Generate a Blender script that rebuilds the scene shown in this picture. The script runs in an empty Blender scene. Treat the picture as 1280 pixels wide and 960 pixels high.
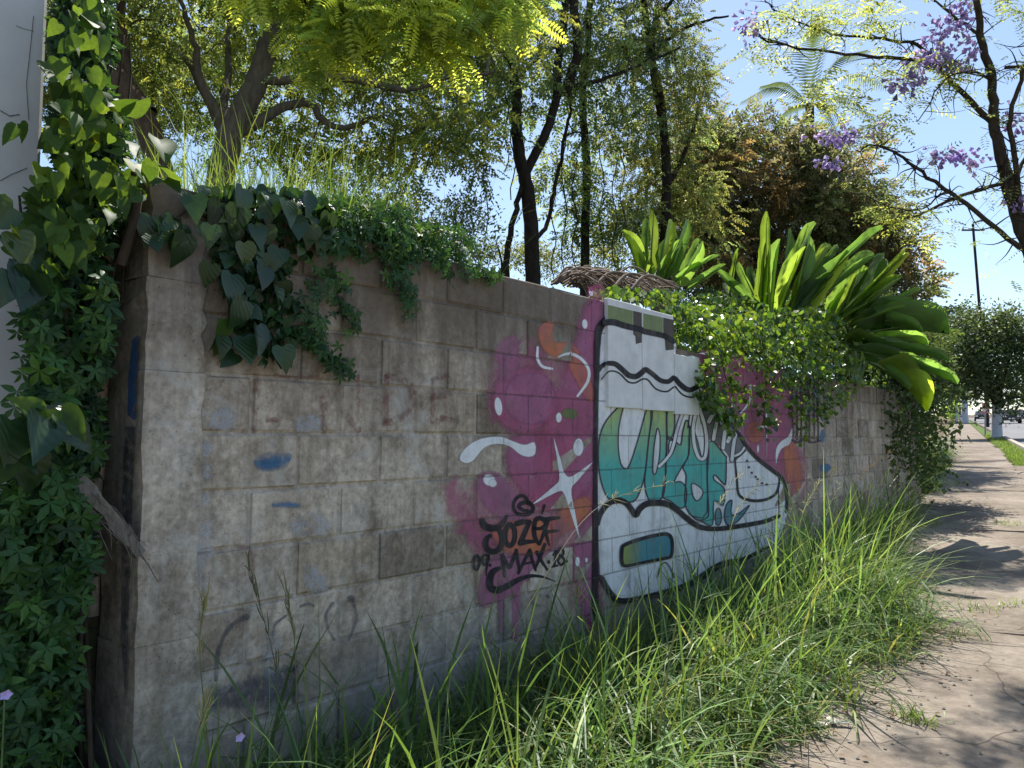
import bpy, math, random
import numpy as np
from mathutils import Vector, Matrix
from mathutils.geometry import tessellate_polygon

rng = np.random.default_rng(11)
random.seed(11)
R = math.radians
scene = bpy.context.scene
COL = scene.collection

# ------------------------------------------------------------------ camera
FOC, PIT, EYE = 980.0, R(4.06), 1.5
cam = bpy.data.cameras.new('camera')
cam.sensor_fit = 'HORIZONTAL'; cam.sensor_width = 36.0
cam.lens = 36.0 * FOC / 1280.0
cam.clip_start = 0.05; cam.clip_end = 2000
cam_o = bpy.data.objects.new('camera', cam); COL.objects.link(cam_o)
cam_o.location = (0, 0, EYE); cam_o.rotation_euler = (R(90) + PIT, 0, 0)
scene.camera = cam_o

# ------------------------------------------------------------------ sky and sun
SUN_EL, SUN_ROT = R(61), R(6)
world = bpy.data.worlds.new('World'); scene.world = world; world.use_nodes = True
wn = world.node_tree; wn.nodes.clear()
sky = wn.nodes.new('ShaderNodeTexSky'); sky.sky_type = 'NISHITA'; sky.sun_disc = False
sky.sun_elevation = SUN_EL; sky.sun_rotation = SUN_ROT
sky.air_density = 1.0; sky.dust_density = 0.5; sky.ozone_density = 1.0
bg = wn.nodes.new('ShaderNodeBackground'); bg.inputs[1].default_value = 0.108
wo = wn.nodes.new('ShaderNodeOutputWorld')
wn.links.new(sky.outputs[0], bg.inputs[0]); wn.links.new(bg.outputs[0], wo.inputs[0])
sun = bpy.data.lights.new('sun', 'SUN'); sun.energy = 5.0; sun.angle = R(0.55); sun.color = (1.0, 0.955, 0.87)
sun_o = bpy.data.objects.new('sun', sun); COL.objects.link(sun_o)
sd = Vector((math.sin(SUN_ROT) * math.cos(SUN_EL), math.cos(SUN_ROT) * math.cos(SUN_EL), math.sin(SUN_EL)))
sun_o.rotation_euler = sd.to_track_quat('Z', 'Y').to_euler(); sun_o.location = (0, 0, 30)
scene.view_settings.view_transform = 'Standard'; scene.view_settings.look = 'None'
scene.view_settings.gamma = 1.0; scene.view_settings.use_curve_mapping = False
scene.view_settings.exposure = 0.85
scene.cycles.max_bounces = 8; scene.cycles.diffuse_bounces = 4
scene.cycles.transparent_max_bounces = 24; scene.cycles.transmission_bounces = 4
scene.cycles.use_denoising = True

# ------------------------------------------------------------------ places
TH, WD = R(38.77), 2.455                  # heading of the block wall, camera's distance from it
ET = np.array([math.sin(TH), math.cos(TH), 0.0]); EN = np.array([math.cos(TH), -math.sin(TH), 0.0])
W0 = -EN * WD
PH = R(29.7)                              # heading of the street
EA = np.array([math.sin(PH), math.cos(PH), 0.0]); EE = np.array([math.cos(PH), -math.sin(PH), 0.0])
Z0, T0 = EYE + 0.024, 1.586               # a level bed joint and an upright joint of the block grid
TP = 1.195                                # wall's near end

def ray(px, py):
    u = (px - 640) / FOC; v = (480 - py) / FOC
    return np.array([u, math.cos(PIT) - math.sin(PIT) * v, math.sin(PIT) + math.cos(PIT) * v])
def at(px, py, Y):
    r = ray(px, py); s = Y / r[1]
    return np.array([r[0] * s, Y, EYE + r[2] * s])
def WP(t, d, z):
    p = W0 + ET * t + EN * d
    return np.array([p[0], p[1], z])
def on_wall(px, py, d=0.0):
    r = ray(px, py); s = (d - WD) / float(r @ EN)
    p = r * s
    return float((p - W0) @ ET), EYE + p[2]
def wallpt(px, py, d=0.0):
    t, z = on_wall(px, py, d); return WP(t, d, z)
def gh(a):                                # height of the street along its axis
    a = np.asarray(a, float)
    s = np.clip(a, -60, 24)
    return 0.047 * s + 0.028 * np.maximum(a - 24, 0)
def ground_z(x, y): return float(gh(x * EA[0] + y * EA[1]))
def SP(a, e, dz=0.0):
    p = EA * a + EE * e
    return np.array([p[0], p[1], float(gh(a)) + dz])
def on_ground(px, py):
    r = ray(px, py); s = 0.5
    while s < 400:
        p = r * s
        if EYE + p[2] <= ground_z(p[0], p[1]): break
        s += 0.02 + s * 0.002
    return np.array([p[0], p[1], ground_z(p[0], p[1])])

# ------------------------------------------------------------------ object helpers
def tag(o, label=None, cat=None, group=None, kind=None):
    if label: o['label'] = label
    if cat: o['category'] = cat
    if group: o['group'] = group
    if kind: o['kind'] = kind
    return o
def empty(name, loc):
    o = bpy.data.objects.new(name, None); COL.objects.link(o)
    o.location = tuple(loc); o.empty_display_size = 0.1
    return o
def put(name, me, parent=None):
    o = bpy.data.objects.new(name, me); COL.objects.link(o)
    if parent is not None:
        o.parent = parent
        o.matrix_parent_inverse = (Matrix.Translation(parent.location) @ parent.rotation_euler.to_matrix().to_4x4()).inverted()
    return o
def local(name, me, parent, loc=(0, 0, 0), rot=None):       # child placed in its parent's own frame
    o = bpy.data.objects.new(name, me); COL.objects.link(o); o.parent = parent; o.location = loc
    if rot: o.rotation_euler = rot
    return o
def mesh(name, V, faces, mat, tint=None, cov=None, smooth=False):
    """faces: list of (n,k) integer arrays"""
    V = np.asarray(V, np.float32).reshape(-1, 3)
    faces = [np.asarray(f, np.int32) for f in faces if len(f)]
    me = bpy.data.meshes.new(name)
    me.vertices.add(len(V)); me.vertices.foreach_set('co', V.ravel())
    idx = np.concatenate([f.ravel() for f in faces])
    tot = np.concatenate([np.full(len(f), f.shape[1], np.int32) for f in faces])
    st = np.concatenate([[0], np.cumsum(tot)[:-1]]).astype(np.int32)
    me.loops.add(len(idx)); me.loops.foreach_set('vertex_index', idx)
    me.polygons.add(len(tot)); me.polygons.foreach_set('loop_start', st); me.polygons.foreach_set('loop_total', tot)
    me.polygons.foreach_set('use_smooth', np.full(len(tot), bool(smooth)))
    me.update(calc_edges=True)
    if tint is not None:
        a = me.color_attributes.new('tint', 'FLOAT_COLOR', 'POINT')
        c = np.ones((len(V), 4), np.float32); c[:, :3] = tint; a.data.foreach_set('color', c.ravel())
    if cov is not None:
        a = me.attributes.new('cov', 'FLOAT', 'POINT'); a.data.foreach_set('value', np.asarray(cov, np.float32))
    if mat: me.materials.append(mat)
    return me
class MB:
    """gathers simple shapes of ONE part"""
    def __init__(s): s.V = []; s.F = {3: [], 4: []}; s.n = 0
    def add(s, V, F):
        V = np.asarray(V, float)
        for f in F:
            f = [i + s.n for i in f]
            if len(f) in (3, 4): s.F[len(f)].append(f)
            else:
                for k in range(1, len(f) - 1): s.F[3].append([f[0], f[k], f[k + 1]])
        s.V.append(V); s.n += len(V); return s
    def box(s, lo, hi, M=None, bev=0.0):
        x0, y0, z0 = lo; x1, y1, z1 = hi
        if bev <= 0:
            V = np.array([[x0, y0, z0], [x1, y0, z0], [x1, y1, z0], [x0, y1, z0], [x0, y0, z1], [x1, y0, z1], [x1, y1, z1], [x0, y1, z1]])
            F = [(0, 3, 2, 1), (4, 5, 6, 7), (0, 1, 5, 4), (1, 2, 6, 5), (2, 3, 7, 6), (3, 0, 4, 7)]
        else:
            V, F = bevbox(lo, hi, bev)
        if M is not None: V = V @ np.asarray(M[0]).T + np.asarray(M[1])
        return s.add(V, F)
    def tube(s, pts, rad, sides=6, cap=True):
        V, Q = tube_np(pts, rad, sides)
        s.add(V, [tuple(q) for q in Q])
        if cap:
            n = len(V)
            s.add(V[:sides], [tuple(range(sides - 1, -1, -1))]); s.add(V[-sides:], [tuple(range(sides))])
        return s
    def me(s, name, mat, smooth=False):
        return mesh(name, np.concatenate(s.V), [np.array(s.F[4]).reshape(-1, 4), np.array(s.F[3]).reshape(-1, 3)], mat, smooth=smooth)
def bevbox(lo, hi, b):
    lo = np.array(lo, float); hi = np.array(hi, float)
    V = []; idx = {}
    for sx in (0, 1):
        for sy in (0, 1):
            for sz in (0, 1):
                c = [lo[0] if not sx else hi[0], lo[1] if not sy else hi[1], lo[2] if not sz else hi[2]]
                s = [1 if not q else -1 for q in (sx, sy, sz)]
                for ax in range(3):      # vertex lying on the face normal to ax
                    p = list(c)
                    for k in range(3):
                        if k != ax: p[k] += s[k] * b
                    idx[(sx, sy, sz, ax)] = len(V); V.append(p)
    F = []
    for ax in range(3):
        o = [k for k in range(3) if k != ax]
        for sd_ in (0, 1):
            q = []
            for (i, j) in ((0, 0), (1, 0), (1, 1), (0, 1)):
                k = [0, 0, 0]; k[ax] = sd_; k[o[0]] = i; k[o[1]] = j
                q.append(idx[(*k, ax)])
            F.append(q)
    for ax in range(3):                  # edges running along ax
        o = [k for k in range(3) if k != ax]
        for i in (0, 1):
            for j in (0, 1):
                q = []
                for e, fa in ((0, o[0]), (1, o[0]), (1, o[1]), (0, o[1])):
                    k = [0, 0, 0]; k[ax] = e; k[o[0]] = i; k[o[1]] = j
                    q.append(idx[(*k, fa)])
                F.append(q)
    for sx in (0, 1):
        for sy in (0, 1):
            for sz in (0, 1): F.append([idx[(sx, sy, sz, a)] for a in range(3)])
    V = np.array(V); c = V.mean(0); G = []
    for f in F:
        p = V[f]; n = np.cross(p[1] - p[0], p[2] - p[0])
        G.append(f if n @ (p.mean(0) - c) > 0 else f[::-1])
    return V, G
def catmull(pts, n=5, closed=False):
    P = np.asarray(pts, float)
    if len(P) < 3: return P[0] + (P[-1] - P[0]) * np.linspace(0, 1, n + 1)[:, None]
    if closed: Q = np.concatenate([P[-1:], P, P[:2]])
    else: Q = np.concatenate([2 * P[:1] - P[1:2], P, 2 * P[-1:] - P[-2:-1]])
    out = []
    for i in range(1, len(Q) - 2):
        a, b, c, d = Q[i - 1], Q[i], Q[i + 1], Q[i + 2]
        for k in range(n):
            t = k / n
            out.append(0.5 * (2 * b + (c - a) * t + (2 * a - 5 * b + 4 * c - d) * t * t + (3 * b - a - 3 * c + d) * t ** 3))
    if not closed: out.append(P[-1])
    return np.array(out)
def tube_np(pts, rad, sides=6):
    P = np.asarray(pts, float); n = len(P); rad = np.broadcast_to(np.asarray(rad, float), (n,))
    T = np.gradient(P, axis=0); T /= np.linalg.norm(T, axis=1, keepdims=True) + 1e-9
    ref = np.array([0.31, 0.17, 0.93]) if abs(T[:, 2]).mean() < 0.8 else np.array([0.9, 0.35, 0.1])
    A = np.cross(T, ref); A /= np.linalg.norm(A, axis=1, keepdims=True) + 1e-9
    B = np.cross(T, A)
    an = np.linspace(0, 2 * np.pi, sides, endpoint=False)
    V = P[:, None, :] + rad[:, None, None] * (np.cos(an)[None, :, None] * A[:, None, :] + np.sin(an)[None, :, None] * B[:, None, :])
    i = np.arange(n - 1)[:, None] * sides; j = np.arange(sides)[None, :]; j2 = (j + 1) % sides
    Q = np.stack([i + j, i + j2, i + sides + j2, i + sides + j], -1).reshape(-1, 4)
    return V.reshape(-1, 3), Q
def tubes_mesh(name, lst, mat, sides=6):
    Vs, Qs, n = [], [], 0
    for pts, rad in lst:
        if len(pts) < 2: continue
        V, Q = tube_np(pts, rad, sides); Vs.append(V); Qs.append(Q + n); n += len(V)
    return mesh(name, np.concatenate(Vs), [np.concatenate(Qs)], mat, smooth=True)
def frames(axis, nrm):
    """rotation matrices whose Y is axis and Z is close to nrm"""
    Y = axis / (np.linalg.norm(axis, axis=1, keepdims=True) + 1e-9)
    X = np.cross(Y, nrm); X /= np.linalg.norm(X, axis=1, keepdims=True) + 1e-9
    Z = np.cross(X, Y)
    return np.stack([X, Y, Z], -1)
def scatter(name, tv, tf, pos, rot, scale, tint, mat, smooth=False):
    tv = np.asarray(tv, float); N = len(pos); k = len(tv)
    scale = np.asarray(scale, float).reshape(N, -1)
    V = np.einsum('nij,nkj->nki', rot, tv[None] * (scale[:, :, None] if scale.shape[1] == 1 else scale[:, None, :])) + pos[:, None, :]
    off = (np.arange(N) * k)[:, None, None]
    F = []
    for f in tf:
        f = np.asarray(f, int); F.append((f[None] + off).reshape(-1, f.shape[1]))
    return mesh(name, V.reshape(-1, 3), F, mat, tint=np.repeat(tint, k, axis=0), smooth=smooth)
def rdir(n):
    v = rng.normal(size=(n, 3)); return v / np.linalg.norm(v, axis=1, keepdims=True)

# ------------------------------------------------------------------ materials
def mat_new(name):
    m = bpy.data.materials.new(name); m.use_nodes = True
    nt = m.node_tree; nt.nodes.clear()
    out = nt.nodes.new('ShaderNodeOutputMaterial')
    return m, nt, out
class NT:
    def __init__(s, nt): s.nt = nt
    def n(s, t, **kw):
        x = s.nt.nodes.new(t)
        for k, v in kw.items(): setattr(x, k, v)
        return x
    def l(s, a, b): s.nt.links.new(a, b)
    def pos(s): return s.n('ShaderNodeNewGeometry').outputs['Position']
    def noise(s, vec, scale, detail=5, rough=.55, dist=0.0):
        x = s.n('ShaderNodeTexNoise'); x.inputs['Scale'].default_value = scale; x.inputs['Detail'].default_value = detail
        x.inputs['Roughness'].default_value = rough; x.inputs['Distortion'].default_value = dist
        if vec is not None: s.l(vec, x.inputs['Vector'])
        return x.outputs['Fac']
    def ramp(s, fac, stops):
        x = s.n('ShaderNodeValToRGB'); el = x.color_ramp.elements
        while len(el) < len(stops): el.new(0.5)
        for e, (p, c) in zip(el, stops): e.position = p; e.color = (*c, 1) if len(c) == 3 else c
        s.l(fac, x.inputs[0]); return x.outputs[0]
    def rng(s, v, a, b, c=0.0, d=1.0):
        x = s.n('ShaderNodeMapRange'); x.inputs[1].default_value = a; x.inputs[2].default_value = b
        x.inputs[3].default_value = c; x.inputs[4].default_value = d; s.l(v, x.inputs[0]); return x.outputs[0]
    def math(s, op, a, b=0.5):
        x = s.n('ShaderNodeMath', operation=op)
        for i, v in enumerate((a, b)):
            if isinstance(v, (int, float)): x.inputs[i].default_value = v
            else: s.l(v, x.inputs[i])
        return x.outputs[0]
    def mix(s, fac, a, b, mode='MIX'):
        x = s.n('ShaderNodeMix', data_type='RGBA', blend_type=mode)
        for sock, v in ((x.inputs[0], fac), (x.inputs[6], a), (x.inputs[7], b)):
            if isinstance(v, (int, float)): sock.default_value = v
            elif isinstance(v, tuple): sock.default_value = (*v, 1) if len(v) == 3 else v
            else: s.l(v, sock)
        return x.outputs[2]
    def bump(s, h, strength=.4, dist=.01, normal=None):
        x = s.n('ShaderNodeBump'); x.inputs['Strength'].default_value = strength; x.inputs['Distance'].default_value = dist
        s.l(h, x.inputs['Height'])
        if normal is not None: s.l(normal, x.inputs['Normal'])
        return x.outputs[0]
    def bsdf(s, col, rough=.8, normal=None, spec=.3):
        x = s.n('ShaderNodeBsdfPrincipled')
        if isinstance(col, tuple): x.inputs['Base Color'].default_value = (*col, 1)
        else: s.l(col, x.inputs['Base Color'])
        if isinstance(rough, (int, float)): x.inputs['Roughness'].default_value = rough
        else: s.l(rough, x.inputs['Roughness'])
        x.inputs['Specular IOR Level'].default_value = spec
        if normal is not None: s.l(normal, x.inputs['Normal'])
        return x.outputs[0]
def scaled(N, vec, sc):
    m = N.n('ShaderNodeMapping'); m.inputs['Scale'].default_value = sc; N.l(vec, m.inputs['Vector']); return m.outputs[0]

def m_concrete(name, c0, c1, stain=(.125, .096, .074), pale=(.56, .535, .50), grime=True, rnd=True):
    m, nt, out = mat_new(name); N = NT(nt); p = N.pos()
    col = N.ramp(N.noise(p, 2.3, 7, .62), [(.30, c0), (.70, c1)])
    fine = N.noise(p, 38, 6, .7)
    col = N.mix(.75, col, N.ramp(fine, [(.28, (.45, .43, .41)), (.72, (1.35, 1.35, 1.37))]), 'MULTIPLY')
    midn = N.noise(p, 8.5, 9, .72, .3)
    col = N.mix(.9, col, N.ramp(midn, [(.32, (.60, .575, .55)), (.5, (1, 1, 1)), (.68, (1.30, 1.31, 1.33))]), 'MULTIPLY')
    run = N.noise(scaled(N, p, (16, 16, .9)), 1.0, 6, .65)
    col = N.mix(.55, col, N.ramp(run, [(.35, (.62, .60, .57)), (.6, (1.12, 1.12, 1.12))]), 'MULTIPLY')
    if rnd:
        oi = N.n('ShaderNodeObjectInfo').outputs['Random']
        col = N.mix(1.0, col, N.ramp(oi, [(0, (.62, .60, .58)), (.35, (.95, .91, .86)), (.7, (1.0, 1.0, .99)), (1, (1.22, 1.21, 1.20))]), 'MULTIPLY')
    # pale lime bloom in patches, brown weathering streaks hanging from the coping
    col = N.mix(N.rng(N.noise(p, 3.1, 9, .74, .6), .53, .70, 0, .75), col, pale)
    if grime:
        z = N.n('ShaderNodeSeparateXYZ'); N.l(p, z.inputs[0])
        st = N.noise(scaled(N, p, (7, 7, .55)), 1.0, 5, .6)
        lvl = N.math('ADD', N.rng(z.outputs[2], 1.45, 2.2), N.math('MULTIPLY', N.math('SUBTRACT', st, .5), 1.5))
        col = N.mix(N.rng(lvl, .2, .9, 0, .80), col, stain)
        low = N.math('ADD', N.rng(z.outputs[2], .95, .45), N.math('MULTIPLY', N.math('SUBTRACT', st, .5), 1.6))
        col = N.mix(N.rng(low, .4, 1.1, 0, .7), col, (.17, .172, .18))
    blot = N.noise(p, 6.5, 9, .72, .4)
    col = N.mix(N.rng(blot, .54, .70, 0, .5), col, stain)
    vor = N.n('ShaderNodeTexVoronoi'); vor.inputs['Scale'].default_value = 55; N.l(p, vor.inputs['Vector'])
    pit = N.rng(vor.outputs['Distance'], .0, .16)
    gate = N.rng(N.noise(p, 9, 3), .46, .54)
    pitm = N.math('SUBTRACT', 1.0, N.math('MULTIPLY', N.math('SUBTRACT', 1.0, pit), gate))
    col = N.mix(1.0, col, N.ramp(pitm, [(0, (.35, .33, .31)), (.7, (1, 1, 1))]), 'MULTIPLY')
    h = N.math('ADD', N.math('MULTIPLY', fine, .6), N.math('ADD', pitm, N.math('MULTIPLY', N.noise(p, 11, 5), 1.2)))
    N.l(N.bsdf(col, .92, N.bump(h, .75, .008), .15), out.inputs[0]); return m

def brick_fac(N):
    """position on the wall, in its own block grid: 1 on the joints"""
    p = N.pos()
    d1 = N.n('ShaderNodeVectorMath', operation='DOT_PRODUCT'); N.l(p, d1.inputs[0]); d1.inputs[1].default_value = tuple(ET)
    t = N.math('ADD', d1.outputs['Value'], -T0 + 40.0)
    z = N.n('ShaderNodeSeparateXYZ'); N.l(p, z.inputs[0])
    y = N.math('ADD', z.outputs[2], -Z0 + 4.2)
    c = N.n('ShaderNodeCombineXYZ'); N.l(t, c.inputs[0]); N.l(y, c.inputs[1])
    b = N.n('ShaderNodeTexBrick'); b.offset = .5; b.offset_frequency = 2; b.squash = 1
    b.inputs['Scale'].default_value = 1; b.inputs['Brick Width'].default_value = .4; b.inputs['Row Height'].default_value = .2
    b.inputs['Mortar Size'].default_value = .006; b.inputs['Mortar Smooth'].default_value = .6
    N.l(c.outputs[0], b.inputs['Vector'])
    return p, b.outputs['Fac']
def m_paint(name, col, opacity=1.0, wear=.30, var=.35, col2=None, rough=.7, axis=None, joints=True, rag=.25):
    m, nt, out = mat_new(name); N = NT(nt)
    p, joint = brick_fac(N)
    c = N.mix(var, col, N.ramp(N.noise(p, 9, 6, .65), [(.3, tuple(x * .55 for x in col)), (.7, tuple(min(1, x * 1.35 + .01) for x in col))]))
    if col2:
        g = N.rng(N.noise(p, 3.0, 4, .5), .38, .62)
        if axis:                                           # sprayed fade along an axis: (vector, from, to)
            dp = N.n('ShaderNodeVectorMath', operation='DOT_PRODUCT'); N.l(p, dp.inputs[0]); dp.inputs[1].default_value = axis[0]
            g = N.math('ADD', N.rng(dp.outputs['Value'], axis[1], axis[2]), N.math('MULTIPLY', N.math('SUBTRACT', N.noise(p, 6, 3), .5), .5))
            g = N.rng(g, 0, 1)
        c = N.mix(g, c, col2)
    c = N.mix(N.rng(N.noise(p, 4.2, 9, .78, .5), .52, .70, 0, .5), c, (.20, .175, .155))
    c = N.mix(N.rng(N.noise(scaled(N, p, (14, 14, .8)), 1.0, 5, .6), .50, .72, 0, .38), c, (.16, .14, .125))
    if joints: c = N.mix(N.math('MULTIPLY', joint, .5), c, (.07, .06, .06))
    at_ = N.n('ShaderNodeAttribute', attribute_name='cov').outputs['Fac']
    w = N.rng(N.noise(p, 26, 8, .7), wear - .05, wear + .06)
    sm = N.math('MULTIPLY', N.rng(N.math('ADD', at_, N.math('MULTIPLY', N.math('SUBTRACT', N.noise(p, 17, 6, .65), .5), rag * 3)), .30 if rag > .5 else .1, 1.0), N.rng(at_, 0, .25))
    a = N.math('MULTIPLY', N.math('MULTIPLY', sm, opacity), w)
    bm = N.bump(N.math('SUBTRACT', N.math('MULTIPLY', N.noise(p, 45, 5), .35), joint), .5, .005)
    sh = N.bsdf(c, rough, bm, .25)
    tr = N.n('ShaderNodeBsdfTransparent').outputs[0]
    mx = N.n('ShaderNodeMixShader'); N.l(a, mx.inputs[0]); N.l(tr, mx.inputs[1]); N.l(sh, mx.inputs[2])
    N.l(mx.outputs[0], out.inputs[0]); return m

def m_leaf(name, col, trans, fac=.42, rough=.45, attr=True, spec=.4, vein=False, mild=False):
    m, nt, out = mat_new(name); N = NT(nt)
    if attr: t = N.n('ShaderNodeAttribute', attribute_name='tint').outputs['Color']
    else:
        oi = N.n('ShaderNodeObjectInfo').outputs['Random']
        t = N.ramp(oi, [(0, (.62, .68, .62)), (.6, (1, 1, 1)), (1, (1.3, 1.2, .95))]) if mild else N.ramp(oi, [(0, (.40, .46, .42)), (.3, (.75, .82, .75)), (.6, (1, 1, .95)), (.88, (1.3, 1.25, 1.0)), (.95, (2.0, 1.7, .9)), (1, (2.6, 1.5, .9))])
    nz = N.noise(N.n('ShaderNodeTexCoord').outputs['Object'], 14 if vein else 5, 4)
    t = N.mix(.5, t, N.ramp(nz, [(.3, (.6, .6, .6)), (.7, (1.35, 1.35, 1.35))]), 'MULTIPLY')
    c = N.mix(1.0, col, t, 'MULTIPLY'); tc = N.mix(1.0, trans, t, 'MULTIPLY')
    nb = None
    if vein:
        w = N.n('ShaderNodeTexWave', wave_type='BANDS', bands_direction='DIAGONAL'); w.inputs['Scale'].default_value = 3.2
        w.inputs['Distortion'].default_value = 1.0
        N.l(N.n('ShaderNodeTexCoord').outputs['Object'], w.inputs['Vector'])
        nb = N.bump(w.outputs['Fac'], .10, .01)
    a = N.bsdf(c, rough, nb, spec)
    tr = N.n('ShaderNodeBsdfTranslucent'); N.l(tc, tr.inputs[0])
    mx = N.n('ShaderNodeMixShader'); mx.inputs[0].default_value = fac
    N.l(a, mx.inputs[1]); N.l(tr.outputs[0], mx.inputs[2]); N.l(mx.outputs[0], out.inputs[0]); return m
def m_bark(name, c0, c1, sc=6):
    m, nt, out = mat_new(name); N = NT(nt); p = N.pos()
    n1 = N.noise(scaled(N, p, (sc, sc, sc * .35)), 3, 7, .7)
    N.l(N.bsdf(N.ramp(n1, [(.3, c0), (.7, c1)]), .95, N.bump(n1, .7, .02), .1), out.inputs[0]); return m
def m_plain(name, col, rough=.7, var=.25, sc=8, bump=.2, spec=.3, metal=0.0):
    m, nt, out = mat_new(name); N = NT(nt); p = N.pos(); n1 = N.noise(p, sc, 6, .65)
    c = N.ramp(n1, [(.3, tuple(x * (1 - var) for x in col)), (.7, tuple(x * (1 + var) for x in col))])
    b = N.n('ShaderNodeBsdfPrincipled'); N.l(c, b.inputs['Base Color']); b.inputs['Roughness'].default_value = rough
    b.inputs['Metallic'].default_value = metal; b.inputs['Specular IOR Level'].default_value = spec
    N.l(N.bump(n1, bump, .01), b.inputs['Normal']); N.l(b.outputs[0], out.inputs[0]); return m
# ================================================================== the setting
M = {}
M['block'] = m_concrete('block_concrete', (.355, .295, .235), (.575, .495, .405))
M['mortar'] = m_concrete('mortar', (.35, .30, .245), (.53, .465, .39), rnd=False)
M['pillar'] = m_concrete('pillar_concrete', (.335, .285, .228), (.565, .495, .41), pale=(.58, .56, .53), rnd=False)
M['bark'] = m_bark('bark', (.030, .024, .019), (.085, .066, .050))
M['bark_brown'] = m_bark('bark_brown', (.06, .040, .028), (.13, .088, .06))
M['bark_dark'] = m_bark('bark_dark', (.018, .015, .013), (.052, .042, .036))

def m_ground(name, a, b, c, sc=1.0):
    m, nt, out = mat_new(name); N = NT(nt); p = N.pos()
    n1 = N.noise(p, 1.3 * sc, 8, .65); n2 = N.noise(p, 22 * sc, 7, .7); n3 = N.noise(p, 90 * sc, 4, .7)
    col = N.ramp(n1, [(.32, a), (.52, b), (.72, c)])
    col = N.mix(.6, col, N.ramp(n2, [(.3, (.6, .58, .55)), (.7, (1.3, 1.3, 1.3))]), 'MULTIPLY')
    col = N.mix(N.rng(n3, .62, .72, 0, .5), col, tuple(x * .4 for x in a))
    v = N.n('ShaderNodeTexVoronoi', feature='DISTANCE_TO_EDGE'); v.inputs['Scale'].default_value = .75 * sc
    dis = N.n('ShaderNodeVectorMath', operation='ADD'); N.l(p, dis.inputs[0])
    nn = N.n('ShaderNodeTexNoise'); nn.inputs['Scale'].default_value = 3; N.l(p, nn.inputs['Vector']); 
    sc_ = N.n('ShaderNodeVectorMath', operation='SCALE'); sc_.inputs['Scale'].default_value = .35; N.l(nn.outputs['Color'], sc_.inputs[0])
    N.l(sc_.outputs[0], dis.inputs[1]); N.l(dis.outputs[0], v.inputs['Vector'])
    crack = N.rng(v.outputs['Distance'], 0, .006)
    col = N.mix(N.math('MULTIPLY', N.math('SUBTRACT', 1.0, crack), .55), col, tuple(x * .3 for x in a))
    dirt = N.noise(p, 1.1, 9, .75, .8)
    col = N.mix(N.rng(dirt, .55, .63, 0, .6), col, (.13, .10, .078))
    h = N.math('ADD', N.math('MULTIPLY', n2, 1.0), N.math('ADD', N.math('MULTIPLY', n3, .5), crack))
    N.l(N.bsdf(col, .95, N.bump(h, .5, .012), .15), out.inputs[0]); return m
M['soil'] = m_ground('soil', (.075, .052, .038), (.12, .088, .066), (.17, .13, .10), 1.4)
M['paving'] = m_ground('paving', (.145, .116, .092), (.235, .198, .162), (.31, .27, .226))
M['asphalt'] = m_ground('asphalt', (.16, .16, .165), (.20, .20, .205), (.23, .23, .235))
M['turf'] = m_ground('turf', (.05, .085, .02), (.085, .13, .03), (.13, .16, .05), 2.0)
M['humus'] = m_ground('humus', (.03, .03, .016), (.05, .055, .025), (.08, .08, .04), 2.0)

def sheet(name, A, E_, dz, mat, label_kind='structure', skirt=0.0):
    A = np.asarray(A, float); E_ = np.asarray(E_, float)
    V = np.array([SP(a, e, dz) for a in A for e in E_]); ne = len(E_)
    F = [[i * ne + j, (i + 1) * ne + j, (i + 1) * ne + j + 1, i * ne + j + 1] for i in range(len(A) - 1) for j in range(ne - 1)]
    F = [f[::-1] for f in F]
    o = put(name, mesh(name, V, [np.array(F)], mat, smooth=True)); o['kind'] = label_kind
    return o
sheet('ground', [-60, -20, -6, 0, 6, 12, 18, 24, 27, 40, 70, 120, 250, 600, 1200], [-400, -60, -12, -3, 0, 3, 12, 60, 400], 0.0, M['soil'])
walk = sheet('sidewalk', [-8, 0, 6, 12, 18, 24, 27, 40, 80, 150], [-.72, 0, .93], 0.010, M['paving'])
sheet('road', [-12, 0, 6, 12, 18, 24, 27, 40, 80, 150, 260], [1.66, 4, 7, 10], 0.006, M['asphalt'])
sheet('verge', [-8, 0, 6, 12, 18, 24, 27, 40, 80, 150], [.97, 1.2, 1.48], 0.008, M['turf'])

def strip_box(name, A, e0, e1, z0, z1, mat):
    mb = MB(); V = []
    for a in A:
        for e, z in ((e0, z0), (e1, z0), (e1, z1), (e0, z1)): V.append(SP(a, e, z))
    F = []
    for i in range(len(A) - 1):
        for k in range(4):
            F.append((i * 4 + k, i * 4 + (k + 1) % 4, i * 4 + 4 + (k + 1) % 4, i * 4 + 4 + k))
    mb.add(V, F); o = put(name, mb.me(name, mat)); o['kind'] = 'structure'; return o
strip_box('kerb', [-8, 0, 6, 12, 18, 24, 27, 40, 80, 150], 1.49, 1.63, -.05, .12, M['mortar'])
# a driveway crossing the verge
drv = sheet('driveway', [13.2, 15, 17.2, 19.8], [.60, 1.0, 1.487], 0.016, M['paving'])

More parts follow.
